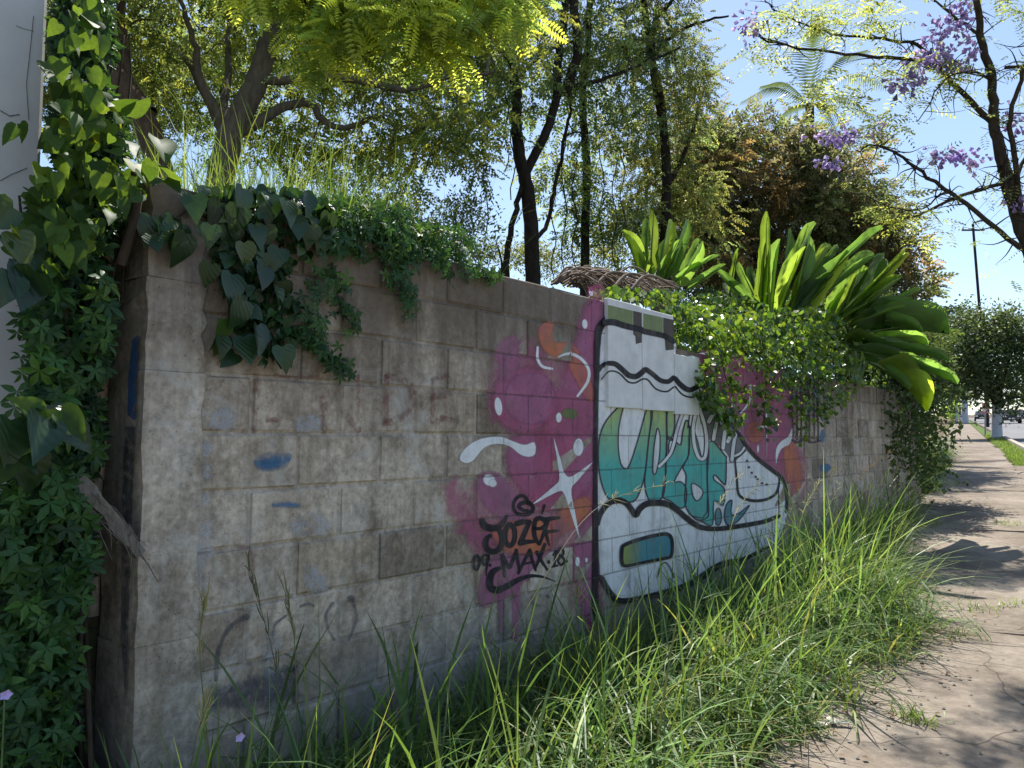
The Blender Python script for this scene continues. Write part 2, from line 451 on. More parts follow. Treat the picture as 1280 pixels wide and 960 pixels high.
# slabs of the footway: broken, uneven, the joints full of dirt
a0 = -.8; k = 0
while a0 < 30:
    L = (2.3, 1.7, 2.6, 2.0)[k % 4]; k += 1
    e_l, e_r = -.74 + rng.uniform(-.06, .06), .93 + rng.uniform(-.05, .05)
    nA, nE = 9, 7
    aa = np.linspace(a0 + .03, a0 + L - .03, nA); V = []
    jl = rng.normal(0, .035, nA); jr = rng.normal(0, .03, nA); jf = rng.normal(0, .012, nE); jb = rng.normal(0, .012, nE)
    til, til2 = rng.uniform(-.006, .010), rng.uniform(-.004, .006)
    for i in range(nA):
        for j in range(nE):
            f = j / (nE - 1); e = e_l + jl[i] + f * (e_r + jr[i] - e_l - jl[i])
            a = aa[i] + (jf[j] if i == 0 else 0) + (jb[j] if i == nA - 1 else 0)
            V.append(SP(a, e, .032 + til * (f - .5) * 2 + til2 * (i / (nA - 1) - .5) * 2))
    F = [[i * nE + j, i * nE + j + 1, (i + 1) * nE + j + 1, (i + 1) * nE + j] for i in range(nA - 1) for j in range(nE - 1)]
    rim = [i * nE for i in range(nA)] + [(nA - 1) * nE + j for j in range(1, nE)] + [i * nE + nE - 1 for i in range(nA - 2, -1, -1)] + list(range(nE - 2, 0, -1))
    n0 = len(V)
    for r_ in rim: q = V[r_].copy(); q[2] -= .06; V.append(q)
    for i in range(len(rim)):
        j = (i + 1) % len(rim); F.append([rim[i], rim[j], n0 + j, n0 + i])
    o = put('slab', mesh('slab', V, [np.array(F)], M['paving']), walk)
    a0 += L

# raised terrain held back by the wall, running on as a bank along the footway
bd = [(WP(t, -.17, 0), -EN) for t in (-9, -4, 0, 4, 8, 12.4)]
for a in (15.5, 19, 24, 32, 50, 90, 150): p = SP(a, -1.35 - .02 * a); p[2] = 0; bd.append((p, -EE))
prof = [(0, -.25), (.12, 1.2), (.35, 1.95), (2, 2.05), (6, 2.3), (14, 2.6), (40, 3.4), (160, 6)]
V = []
for i, (p, nrm) in enumerate(bd):
    g = max(0.0, ground_z(p[0], p[1])) if i > 5 else 0.06 * i * .6
    for off, hh in prof:
        q = p + nrm * (off + (rng.uniform(0, .5) if off > 1 else 0)); wallside = i <= 5
        V.append((q[0], q[1], (g * .7 if wallside else g) + (hh if wallside else (hh * .55 if off < 1 else hh)) + (rng.uniform(-.1, .1) if off > 1 else 0)))
np_ = len(prof)
F = [[i * np_ + j, i * np_ + j + 1, (i + 1) * np_ + j + 1, (i + 1) * np_ + j] for i in range(len(bd) - 1) for j in range(np_ - 1)]
o = put('terrain', mesh('terrain', V, [np.array(F)], M['humus'], smooth=True)); o['kind'] = 'structure'

# ================================================================== the block wall
T_STEP, T_END, Z_TOP = 5.03, 12.2, Z0 + .8
T_STEP = on_wall(843, 440)[0]
ZB = -.12
wall = MB()
def wbox(mb, t0, t1, d0, d1, z0, z1, bev=0):
    Mx = np.stack([ET, -EN, np.array([0, 0, 1.0])], 1)
    return mb.box((t0, -d1, z0), (t1, -d0, z1), (Mx, W0), bev)
wbox(wall, TP + .14, T_STEP - .012, -.145, -.009, ZB, Z_TOP - .006)
wbox(wall, T_STEP - .013, T_END - .008, -.144, -.0095, ZB, Z_TOP - .206)
block_wall = put('block_wall', wall.me('block_wall', M['mortar']))
tag(block_wall, 'long grey concrete block wall covered in graffiti and hanging creepers', 'wall')
ROTW = (0, 0, R(90) - TH)
def block_mesh(w, h, seed, dp=.10):
    r_ = np.random.default_rng(seed)
    V, F = bevbox((0, 0, 0), (w, dp, h), .008)
    V = V + r_.normal(0, .0022, V.shape)
    mb = MB(); mb.add(V, F); return mb.me('block', M['block'])
BW = {}
def block(t, z, w, h):
    key = (round(w, 3), round(h, 3), int(rng.integers(0, 4)))
    if key not in BW: BW[key] = block_mesh(w, h, len(BW))
    p = WP(t, rng.normal(0, .0016), z)
    o = bpy.data.objects.new('block', BW[key]); COL.objects.link(o)
    o.parent = block_wall; o.location = p; o.rotation_euler = (rng.normal(0, .004), rng.normal(0, .003), ROTW[2] + rng.normal(0, .003))
J = .010
for row in range(-8, 4):
    zb = Z0 + .2 * row + J / 2
    par = 0 if row % 2 == 0 else 1           # where the upright joints fall
    top_end = T_STEP if row >= 3 else T_END
    start = TP + .19
    ks = [T0 + .2 * (par + 2 * q) for q in range(-2, 40)]
    edges = [start] + [q for q in ks if start + .09 < q < top_end - .06] + [top_end]
    for q0, q1 in zip(edges[:-1], edges[1:]):
        block(q0 + J / 2, zb, round(q1 - q0 - J, 3), .2 - J)

# the cast pillar closing the wall's near end: uneven lifts
def pillar_lift(z0, z1, seed, grow=0.0):
    r_ = np.random.default_rng(seed); nz = 8; V = []
    ring = [(TP, .012), (TP + .10, .016), (TP + .20 + grow, .010), (TP + .215 + grow, -.010), (TP + .2, -.235), (TP + .1, -.24), (TP - .005, -.235), (TP - .004, -.1)]
    for i in range(nz):
        z = z0 + (z1 - z0) * i / (nz - 1)
        for k_, (t, d) in enumerate(ring):
            jt, jd = r_.normal(0, .004), r_.normal(0, .002)
            if k_ == 2 or k_ == 3: jt *= 2.6
            V.append(WP(t + jt, d + jd, z))
    n = len(ring)
    F = [[i * n + j, i * n + (j + 1) % n, (i + 1) * n + (j + 1) % n, (i + 1) * n + j] for i in range(nz - 1) for j in range(n)]
    mb = MB(); mb.add(V, F); mb.add(V[-n:], [tuple(range(n))])
    return mb.me('pillar', M['pillar'])
zs = [ZB, .86, 1.72, 2.02, Z_TOP + .005]
for i in range(4):
    put('pillar', pillar_lift(zs[i] + (.0012 if i else 0), zs[i + 1], 40 + i, (.02, .005, .0, .0)[i]), block_wall)

# three thin painted panels fixed to the face, the third one lower
M['panel'] = m_plain('panel_paint', (.68, .67, .66), .75, .16, 7, .15)
M['raw'] = m_plain('raw_board', (.105, .082, .068), .9, .4, 9, .3)
M['sage'] = m_plain('sage_paint', (.27, .32, .15), .8, .25, 6, .2)
PD = .030
tA, tB, tC, tD = [on_wall(x, 450, PD)[0] for x in (760, 803, 843, 873.5)]
zP = on_wall(800, 511, PD)[1]
for (q0, q1, z0, z1) in ((tA, tB, zP, Z_TOP + .012), (tB, tC, zP - .004, Z_TOP + .006), (tC, tD, zP - .02, on_wall(858, 445, PD)[1])):
    mb = MB(); wbox(mb, q0 + .004, q1 - .004, .003, PD, z0, z1, .003)
    put('panel', mb.me('panel', M['panel']), block_wall)

# ------------------------------------------------------------------ neighbours at the near end
M['plaster'] = m_plain('white_plaster', (.62, .62, .60), .9, .10, 3, .25)
mb = MB(); t1 = on_wall(52, 200, -.22)[0]
wbox(mb, t1 - 2.6, t1, -.46, -.22, -.2, 4.6, .012)
ww = put('white_wall', mb.me('white_wall', M['plaster'])); tag(ww, 'tall white plastered wall at the picture edge behind the climbing vine', 'wall')
cr = MB()
for (q, w) in (([(42, 20), (38, 60), (33, 105), (35, 135), (36, 150)], .0008), ([(20, 32), (30, 36), (42, 39)], .0007), ([(0, 138), (12, 145), (24, 143)], .0012), ([(0, 226), (14, 218), (34, 210)], .0009), ([(0, 300), (8, 310), (16, 318)], .0009)):
    cr.tube([wallpt(x, y, -.217) for x, y in q], w, 5)
put('dry_tendril', cr.me('dry_tendril', M['bark']), ww)
M['rust'] = m_plain('rust', (.075, .038, .022), .9, .5, 20, .5)
mb = MB(); wbox(mb, t1 + .002, TP + .02, -.30, -.262, -.15, 2.15, .01)
bk = put('recessed_wall', mb.me('recessed_wall', M['mortar'])); tag(bk, 'dark recessed strip of wall between white wall and concrete pillar', 'wall')
mb = MB(); mb.tube([wallpt(134, 600, -.24), wallpt(131, 700, -.24), wallpt(128, 820, -.242), wallpt(127, 960, -.24), wallpt(126, 1080, -.24)], .012, 8)
rb = put('rusty_bar', mb.me('rusty_bar', M['rust'], True)); tag(rb, 'thin rusty upright iron bar beside the concrete pillar', 'iron bar')
# split plank jammed against the pillar
M['wood'] = m_bark('grey_wood', (.10, .085, .075), (.26, .23, .20), 14)
pa, pb = wallpt(96, 600, .05), wallpt(176, 692, .03)
pl_root = empty('broken_plank', pb); tag(pl_root, 'splintered grey plank leaning diagonally against the concrete pillar edge', 'plank')
dr = (pb - pa) / np.linalg.norm(pb - pa); up = np.cross(dr, EN); up /= np.linalg.norm(up)
V = []; nl = 8
for i in range(nl):
    c = pa + (pb - pa) * i / (nl - 1) + up * rng.normal(0, .0015); w = .020 + .004 * math.sin(i * 1.7); h = .010
    for su, sn in ((-1, -1), (1, -1), (1, 1), (-1, 1)): V.append(c + up * su * (w + rng.normal(0, .002)) + EN * sn * h)
F = [[i * 4 + k_, i * 4 + (k_ + 1) % 4, i * 4 + 4 + (k_ + 1) % 4, i * 4 + 4 + k_] for i in range(nl - 1) for k_ in range(4)] + [[3, 2, 1, 0], [nl * 4 - 4, nl * 4 - 3, nl * 4 - 2, nl * 4 - 1]]
put('board', mesh('board', V, [np.array(F)], M['wood']), pl_root)
sp = []
for i in range(26):
    b = pa + (pb - pa) * rng.uniform(.1, 1.0) + up * rng.uniform(-.03, .03) + EN * rng.uniform(-.02, .02)
    e = b + dr * rng.uniform(.03, .09) + rdir(1)[0] * .04 + np.array([0, 0, -rng.uniform(0, .06)])
    sp.append((np.array([b, (b + e) / 2 + rdir(1)[0] * .008, e]), np.array([.0018, .0014, .0005])))
put('splinters', tubes_mesh('splinters', sp, M['wood'], 4), pl_root)['kind'] = 'stuff'

# ================================================================== graffiti (flat paint lying on the wall)
class Paint:
    def __init__(s, d): s.V = []; s.F3 = []; s.F4 = []; s.c = []; s.n = 0; s.d = d
    def _add(s, pts, cov):
        i0 = s.n
        s.V += [wallpt(x, y, s.d) for x, y in pts]; s.c += list(cov); s.n += len(pts); return i0
    def poly(s, pts, feather=1.0, n=5, smooth=True):
        P = catmull(pts, n, True) if smooth else np.asarray(pts, float)
        ar = 0.5 * np.sum(P[:, 0] * np.roll(P[:, 1], -1) - np.roll(P[:, 0], -1) * P[:, 1])
        if ar < 0: P = P[::-1]
        T = np.roll(P, -1, 0) - np.roll(P, 1, 0); T /= np.linalg.norm(T, axis=1, keepdims=True) + 1e-9
        Nn = np.stack([T[:, 1], -T[:, 0]], 1)
        O = P + Nn * feather * .5; I = P - Nn * feather * .5; m = len(P)
        i0 = s._add(I, [1] * m); o0 = s._add(O, [0] * m)
        for tri in tessellate_polygon([[Vector((x, y, 0)) for x, y in I]]): s.F3.append([i0 + k for k in tri])
        for k in range(m): k2 = (k + 1) % m; s.F4.append([i0 + k, i0 + k2, o0 + k2, o0 + k])
        s.d += .00006; return s
    def stroke(s, pts, w, feather=.9, n=6, closed=False):
        pts = np.asarray(pts, float)
        wl = np.interp(np.linspace(0, 1, len(pts)), np.linspace(0, 1, len(np.atleast_1d(w))), np.atleast_1d(w))
        Q = catmull(np.c_[pts, wl], n, closed); P, W = Q[:, :2], Q[:, 2]
        if not closed:
            d0 = P[0] - P[1]; d0 /= np.linalg.norm(d0) + 1e-9; d1 = P[-1] - P[-2]; d1 /= np.linalg.norm(d1) + 1e-9
            a = np.array([.35, .75]) * np.pi / 2
            P = np.concatenate([[P[0] + d0 * W[0] / 2 * math.sin(q) for q in a[::-1]], P, [P[-1] + d1 * W[-1] / 2 * math.sin(q) for q in a]])
            W = np.concatenate([[W[0] * math.cos(q) for q in a[::-1]], W, [W[-1] * math.cos(q) for q in a]])
            T = np.gradient(P, axis=0)
        else: T = np.roll(P, -1, 0) - np.roll(P, 1, 0)
        T /= np.linalg.norm(T, axis=1, keepdims=True) + 1e-9; Nn = np.stack([T[:, 1], -T[:, 0]], 1)
        m = len(P); h = (W / 2)[:, None]
        ids = [s._add(P + Nn * q, [c] * m) for q, c in ((h + feather / 2, 0), (np.maximum(h - feather / 2, .1), 1), (-np.maximum(h - feather / 2, .1), 1), (-h - feather / 2, 0))]
        for k in range(m if closed else m - 1):
            k2 = (k + 1) % m
            for a, b in zip(ids[:-1], ids[1:]): s.F4.append([a + k, a + k2, b + k2, b + k])
        s.d += .00006; return s
    def oval(s, cx, cy, rx, ry, rot=0, feather=1.0):
        an = np.linspace(0, 2 * np.pi, 12, endpoint=False); c, q = math.cos(rot), math.sin(rot)
        return s.poly([(cx + c * rx * math.cos(t) - q * ry * math.sin(t), cy + q * rx * math.cos(t) + c * ry * math.sin(t)) for t in an], feather, 2)
    def build(s, name, mat, parent=None):
        V = np.array(s.V)
        for Fl in (s.F3, s.F4):
            for i, f in enumerate(Fl):
                if np.cross(V[f[1]] - V[f[0]], V[f[2]] - V[f[0]]) @ EN < 0: Fl[i] = f[::-1]
        return put(name, mesh(name, s.V, [np.array(s.F4).reshape(-1, 4), np.array(s.F3).reshape(-1, 3)], mat, cov=s.c), parent or block_wall)

tv = tuple(ET)
def tt(px): return float(WP(on_wall(px, 560)[0], 0, 0) @ ET)
C_ = dict(magenta=(.43, .10, .195), purple=(.43, .15, .27), pink=(.50, .14, .25), orange=(.62, .20, .095), white=(.80, .80, .82),
          black=(.018, .015, .02), teal=(.08, .43, .39), dark=(.055, .03, .06), red=(.20, .055, .05), blue=(.035, .13, .30), navy=(.03, .045, .085))
M['p_magenta'] = m_paint('paint_magenta', C_['magenta'], .80, .34, .5, C_['purple'], rag=.45)
M['p_purple'] = m_paint('paint_purple', C_['purple'], .72, .34, .45, rag=.5)
M['p_haze'] = m_paint('paint_pink_mist', C_['pink'], .50, .34, .4, rag=.8)
M['p_orange'] = m_paint('paint_orange', C_['orange'], .82, .29, .4, (.45, .13, .16), rag=.4)
M['p_white'] = m_paint('paint_white', C_['white'], .97, .18, .12)
M['p_black'] = m_paint('paint_black', C_['black'], .98, .18, .2)
M['p_dark'] = m_paint('paint_outline', C_['dark'], .95, .2, .2)
M['p_teal'] = m_paint('paint_teal', C_['teal'], .96, .16, .25, (.38, .50, .20), axis=((0, 0, 1), 1.34, 1.66))
M['p_red'] = m_paint('paint_faded_red', C_['red'], .42, .46, .5, rag=1.0)
M['p_blue'] = m_paint('paint_blue', (.06, .19, .36), .7, .36, .4, rag=.45)
M['p_navy'] = m_paint('paint_navy', C_['navy'], .45, .38, .5, rag=.6)
M['p_lace'] = m_paint('paint_lace_white', (.74, .74, .75), .97, .16, .1, joints=False)
M['p_sole'] = m_paint('paint_sole_window', (.07, .27, .33), .97, .16, .25, (.28, .34, .10), axis=(tv, tt(800), tt(782)))
M['p_grey'] = m_paint('paint_grey', (.17, .165, .175), .9, .2, .3)
M['p_pale'] = m_paint('paint_whitewash', (.48, .48, .50), .6, .46, .3, rag=1.2)

L = .0030
p = Paint(L - .0003)
p.poly([(618, 445), (660, 425), (700, 440), (730, 400), (750, 378), (750, 768), (720, 765), (690, 700), (640, 690), (600, 690), (575, 660), (590, 600), (632, 590), (640, 545), (612, 520), (610, 480)], 26)
p.build('paint_wash', M['p_haze'])
p = Paint(L)
p.poly([(728, 388), (740, 376), (752, 376), (752, 430), (750, 768), (737, 772), (727, 760), (722, 720), (716, 692), (725, 662), (714, 640), (700, 612), (688, 600), (668, 612), (650, 598), (636, 596), (632, 575), (640, 558), (664, 546), (690, 520), (700, 492), (706, 465), (712, 445), (722, 425)], 12)
p.oval(656, 500, 41, 42, 0, 9); p.poly([(640, 548), (700, 540), (742, 545), (742, 600), (700, 640), (655, 618), (634, 590)], 12)
p.poly([(873, 440), (890, 440), (960, 455), (992, 480), (993, 540), (988, 596), (983, 606), (966, 592), (947, 576), (930, 552), (905, 522), (884, 500), (872, 470)], 5)
p.build('paint_field', M['p_magenta'])
p = Paint(L + .0006)
p.oval(664, 498, 34, 33, 0, 6)
p.poly([(597, 597), (612, 589), (632, 598), (646, 618), (655, 645), (640, 655), (615, 642), (602, 625)], 6)
p.poly([(597, 738), (607, 708), (628, 692), (700, 688), (706, 708), (690, 720), (660, 726), (640, 742), (622, 752), (604, 760)], 6)
p.stroke([(646, 722), (645, 770), (644, 800)], [11, 9, 5], 4); p.stroke([(627, 735), (626, 770), (625, 790)], [8, 6, 3], 3)
p.poly([(726, 660), (744, 645), (746, 690), (745, 770), (732, 770), (722, 722), (728, 690)], 6)
p.poly([(622, 432), (645, 420), (650, 450), (640, 475), (624, 470)], 9)
p.build('paint_bubble', M['p_purple'])
p = Paint(L + .0009)
p.poly([(556, 604), (570, 598), (578, 612), (584, 640), (604, 660), (625, 680), (605, 692), (578, 668), (560, 640)], 18)
p.poly([(690, 500), (700, 486), (735, 495), (742, 520), (735, 540), (715, 548), (690, 545), (684, 520)], 8)
p.poly([(994, 560), (1006, 565), (1012, 600), (1004, 625), (990, 615)], 8)
p.build('paint_mist', M['p_haze'])
p = Paint(L + .0012)
p.poly([(674, 410), (683, 402), (692, 404), (690, 420), (696, 428), (712, 428), (724, 438), (722, 447), (700, 449), (684, 441), (675, 427)], 3)
p.poly([(716, 440), (730, 452), (740, 478), (742, 500), (733, 500), (722, 480), (712, 458)], 4)
p.poly([(680, 668), (692, 646), (712, 628), (734, 621), (739, 634), (728, 650), (706, 668), (690, 684)], 5)
p.poly([(622, 655), (680, 650), (690, 668), (684, 690), (640, 692), (618, 676)], 6)
p.poly([(933, 532), (950, 526), (954, 545), (946, 554), (934, 548)], 3)
p.poly([(979, 556), (992, 552), (1000, 575), (1001, 610), (990, 622), (983, 600)], 5)
p.build('paint_orange_patch', M['p_orange'])
p = Paint(L + .0015)
p.stroke([(668, 590), (671, 565), (680, 548), (695, 536), (705, 540)], [3, 4, 3], 1.6); p.stroke([(671, 588), (682, 586), (692, 584)], [3, 2], 1.5)
p.stroke([(727, 515), (736, 512), (738, 525), (730, 538)], [5, 6, 4], 2); p.stroke([(690, 480), (694, 490), (699, 500), (700, 512)], [2, 4, 2], 2)
p.build('paint_pink_line', M['p_haze'])
p = Paint(L + .0018)
p.poly([(575, 575), (577, 566), (588, 555), (603, 548), (625, 546), (640, 551), (655, 556), (668, 553), (669, 567), (661, 571), (650, 568), (637, 558), (620, 555), (605, 560), (592, 575), (583, 579)], 1.4)
for a in ((623, 508, 4.6, 11.5, -.12), (698.5, 522, 3.6, 6.2, 0), (723, 559, 6.2, 11, .05), (611.5, 600, 8, 7, .5), (616, 604, 5, 5, 0), (722, 702, 2.8, 6, 0), (733, 700, 1.7, 3, 0), (731, 405, 3.4, 6, -.1), (947.5, 561, 1.3, 5, 0)): p.oval(*a, 1.2)
p.poly([(692, 547), (700, 572), (706, 592), (716, 595), (741, 577.5), (722, 601), (714, 612), (718, 636), (724.5, 674), (713, 640), (705, 617), (696, 615), (665, 631), (692, 608), (699, 598), (696, 572)], .8, 3)
p.poly([(958, 498), (959.5, 526), (972, 530.5), (959.8, 534), (958.6, 572), (957, 535), (943, 536.5), (956.5, 528)], .6, 2)
p.stroke([(698, 446), (712, 442), (727, 449), (736, 463), (734, 478), (722, 495)], [2, 4.5, 3.5, 4, 3], 1.2); p.stroke([(672, 434), (672, 448), (678, 458), (690, 461)], [3, 4, 3], 1.2)
p.poly([(990, 535), (985, 546), (976, 552), (970, 562), (970, 580), (973, 568), (978, 560), (986, 556), (990, 548)], .8, 3)
p.stroke([(938, 482), (938, 498), (933, 508), (926, 516)], [3, 3, 2], 1)
p.build('white_paint_mark', M['p_white'])  # the mural's own white paint: wave, ovals, stars and strokes
p = Paint(L + .0021); p.oval(712, 517, 10, 6.5, .1, 2.0); p.build('paint_green_spot', m_paint('paint_olive', (.16, .19, .07), .9, .2))
# faded red letters, blue and navy marks, whitewash scraps
p = Paint(L + .0003)
p.stroke([(483, 472), (483, 500), (482, 532)], [9, 8], 3); p.stroke([(484, 470), (502, 474), (515, 486), (515, 505), (502, 522), (483, 529)], [8, 9, 9], 3)
p.stroke([(541, 476), (541, 500), (541, 527)], [6, 6], 3); p.stroke([(541, 496), (562, 494)], [8, 7], 3); p.stroke([(541, 523), (558, 524), (572, 527)], [8, 8, 5], 3); p.stroke([(541, 474), (560, 470)], [6, 6], 3)
p.stroke([(430, 512), (440, 528), (447, 538)], [7, 9], 3); p.stroke([(448, 470), (449, 538)], [4, 5], 2)
p.stroke([(234, 446), (240, 462), (246, 488), (256, 520)], [9, 11, 6], 3); p.stroke([(320, 470), (319, 500), (318, 540)], [8, 5], 4); p.stroke([(335, 525), (350, 524)], [6, 6], 3)
p.stroke([(345, 470), (372, 472), (398, 470)], [6, 5], 4); p.stroke([(404, 498), (405, 540)], [9, 5], 5); p.stroke([(300, 684), (314, 690), (316, 730)], [6, 8, 4], 4)
p.build('faded_red_lettering', M['p_red'])
p = Paint(L + .0005)
p.stroke([(324, 579), (342, 577), (362, 575)], [13, 17, 11], 12, 4); p.stroke([(330, 582), (345, 581)], [10, 9], 9, 4); p.stroke([(342, 632), (358, 631), (374, 632)], [4, 6, 3], 5, 4)
p.oval(1032, 585, 7, 5.5, 0, 2); p.oval(1028, 545, 3, 8, 0, 2); p.build('blue_paint_mark', M['p_blue'])
p = Paint(L + .0004)
p.stroke([(270, 850), (272, 820), (280, 796), (292, 780), (308, 771)], [5, 6, 5, 9], 3); p.stroke([(333, 825), (335, 808), (332, 790)], [5, 3], 3)
p.stroke([(376, 758), (385, 755), (392, 757)], [4, 5, 4], 2); p.stroke([(341, 795), (345, 780), (360, 768)], [3, 4, 3], 2)
p.stroke([(416, 754), (408, 768), (410, 785), (418, 800)], [4, 5, 3], 2.5); p.stroke([(440, 750), (446, 772), (436, 800)], [4, 3], 2.5); p.oval(439, 749, 5, 5, 0, 2)
p.poly([(262, 862), (300, 850), (340, 838), (372, 830), (372, 870), (340, 882), (300, 888), (262, 890)], 22)
p.build('navy_paint_mark', M['p_navy'])
p = Paint(L + .0002)
p.poly([(262, 518), (280, 508), (292, 516), (288, 536), (268, 538)], 10); p.poly([(372, 525), (395, 515), (403, 530), (390, 541), (370, 540)], 9)
p.poly([(244, 640), (262, 620), (268, 660), (258, 720), (248, 790), (238, 780)], 12); p.poly([(365, 650), (400, 640), (412, 660), (396, 672), (368, 668)], 12)
p.poly([(380, 712), (402, 706), (408, 735), (390, 744)], 10); p.poly([(330, 790), (350, 780), (352, 880), (334, 884)], 12); p.poly([(250, 560), (266, 556), (262, 600), (248, 604)], 8)
p.build('whitewash_scrap', M['p_pale'])

# the black signature
sig = Paint(L + .0026)
def z6(l): return [(560 + x / 6.4, 600 + y / 6.4) for x, y in l]
K = 1 / 6.4
sig.stroke(z6([(650, 190), (610, 130), (560, 135), (525, 190), (540, 255), (600, 278), (660, 262), (682, 220), (650, 183), (590, 185), (568, 215), (600, 240), (640, 245)]), [4.5, 4, 5, 5, 3.5])
sig.stroke(z6([(275, 330), (300, 372), (380, 385), (435, 350), (472, 290)]), [8, 9, 8, 6, 4]); sig.stroke(z6([(405, 385), (432, 460), (415, 545), (362, 575), (310, 545), (305, 480), (338, 445)]), [7, 7, 7, 8, 5])
sig.stroke(z6([(495, 355), (462, 400), (458, 480), (490, 525), (528, 490), (532, 400)]), [6.5, 6.5, 6.5], closed=True)
sig.stroke(z6([(550, 350), (600, 335), (652, 335)]), [7, 6]); sig.stroke(z6([(650, 338), (615, 420), (580, 500)]), [6, 7]); sig.stroke(z6([(578, 505), (630, 495), (690, 492)]), [7, 6, 4])
sig.stroke(z6([(690, 385), (740, 388), (785, 350), (745, 305), (700, 325), (688, 400), (700, 470), (730, 510)]), [4, 5, 6, 6, 5]); sig.stroke(z6([(772, 203), (754, 268)]), [3.2, 2.2])
sig.stroke(z6([(775, 318), (830, 308), (890, 302)]), [6.5, 5, 3.5]); sig.stroke(z6([(800, 325), (775, 400), (735, 515)]), [5, 5, 3]); sig.stroke(z6([(780, 418), (830, 410), (885, 406)]), [4.5, 4, 3]); sig.stroke(z6([(785, 430), (798, 480), (812, 525)]), [4, 4, 2])
sig.stroke(z6([(228, 605), (208, 640), (210, 705), (235, 715), (252, 670), (248, 620)]), [3.4, 3], closed=True)
sig.stroke(z6([(325, 605), (290, 600), (275, 645), (295, 680), (325, 640), (325, 605)]), [3, 3]); sig.stroke(z6([(322, 620), (312, 700), (304, 765)]), [3, 2.5, 1.2]); sig.oval(560 + 338 * K, 600 + 682 * K, 1.8, 2.2, 0)
sig.stroke(z6([(432, 600), (445, 690), (455, 772)]), [4.5, 4, 3]); sig.stroke(z6([(440, 605), (490, 700), (520, 640), (548, 560)]), [4.5, 4.5, 4]); sig.stroke(z6([(548, 562), (560, 650), (575, 730)]), [4, 4, 3])
sig.stroke(z6([(565, 745), (610, 650), (655, 560)]), [3.5, 4, 4]); sig.stroke(z6([(655, 560), (675, 640), (702, 722)]), [4.5, 4, 3]); sig.stroke(z6([(600, 672), (690, 655)]), [3, 2.5])
sig.stroke(z6([(712, 575), (745, 640), (795, 718)]), [4, 4, 3]); sig.stroke(z6([(775, 515), (745, 600), (700, 705)]), [4.5, 4.5, 3]); sig.oval(560 + 806 * K, 600 + 656 * K, 2.0, 2.6, 0)
sig.stroke(z6([(842, 600), (868, 565), (858, 630), (850, 690)]), [2.6, 3.2, 3.2]); sig.stroke(z6([(830, 694), (878, 684)]), [2.8, 2.4])
sig.stroke(z6([(908, 545), (885, 575), (905, 610), (925, 580)]), [3, 3], closed=True); sig.stroke(z6([(905, 612), (880, 645), (905, 680), (932, 645)]), [3.2, 3], closed=True); sig.oval(560 + 952 * K, 600 + 650 * K, 1.4, 1.8, 0)
sig.stroke(z6([(415, 705), (360, 735), (335, 800), (345, 862), (400, 880), (480, 845), (560, 800), (660, 768), (760, 775), (860, 812)]), [5, 8, 9, 9, 8, 7, 5, 3, 1])
sig.build('signature_tag', M['p_black'])
p = Paint(L + .0022); p.stroke([(685, 735), (672, 738), (665, 752), (676, 758)], [2, 3.5, 2], 2); p.oval(685, 745, 4, 3, .3, 2.5); p.build('small_navy_scrawl', M['p_navy'])

# the boot
boot = Paint(L + .0016)
boot.poly([(748, 470), (749, 425), (752, 409), (763, 401), (803, 411), (843, 425), (846, 446), (874, 447), (878, 490), (900, 515), (925, 545), (947, 574), (966, 589), (978, 598), (983, 612), (984, 640), (978, 662), (958, 690), (905, 711), (860, 731), (778, 752), (760, 738), (750, 716), (747, 600)], 1.5, 3)
boot_o = boot.build('boot_body', M['p_white'])
# lettering across the boot
letters = [
 ([(779, 506), (766, 516), (755, 531), (749, 550), (748, 575), (751, 600), (760, 622), (775, 627), (792, 627), (801, 612), (807, 588), (811, 550), (815, 524), (815, 512), (808.5, 512), (802, 534), (796, 555), (788, 579), (782.5, 586), (776, 579), (773, 557), (774, 532)], []),
 ([(815, 512), (831.5, 512), (833, 530), (833.5, 560), (832, 575), (832, 600), (829, 620), (822, 626), (812, 626), (806, 606), (808, 580), (811, 550), (814, 525)], [[(822, 535), (825, 545), (824.5, 568), (821, 588), (818, 593), (816, 586), (817.5, 560), (820, 543)]]),
 ([(834, 548), (842, 550), (851, 556), (853.5, 540), (858, 525), (862, 535), (861, 568), (853, 583), (843, 602), (851, 602), (858, 611), (857, 631), (850, 635), (838, 626), (828, 620), (832, 598), (833, 575)], [[(837, 551), (845, 555), (840, 568), (836, 570)]]),
 ([(834.5, 513), (843, 516), (843, 536), (839, 548), (834.5, 546)], []),
 ([(862, 538), (866, 533), (872, 552), (878, 572), (884, 556), (886, 566), (884, 600), (886, 640), (882, 648), (872, 650), (861, 640), (856, 625), (858, 595), (854, 584), (861, 568)], [[(865, 604), (878, 612), (877, 621), (871, 626), (866, 619)]]),
 ([(885, 553), (906, 569), (908, 575), (907.5, 602), (905, 605), (894, 593.5), (893, 600), (905.6, 611), (904, 632), (892.5, 626), (891, 656), (878, 652), (866, 645), (884, 640)], []),
]
for k_, (pts, holes) in enumerate(letters):
    p = Paint(L + .0030 + k_ * .0003); p.poly(pts, 1.0, 3); lo = p.build('letter', M['p_teal'], boot_o)
    p = Paint(L + .0050 + k_ * .0003); p.stroke(pts, [1.8, 1.5], .8, 3, True)
    for h in holes: p.stroke(h, [1.6, 1.6], .7, 3, True)
    p.build('letter_outline', M['p_dark'], boot_o)
    if holes:
        p = Paint(L + .0046 + k_ * .0003)
        for h in holes: p.poly(h, .8, 3)
        p.build('letter_hole', M['p_lace'], boot_o)
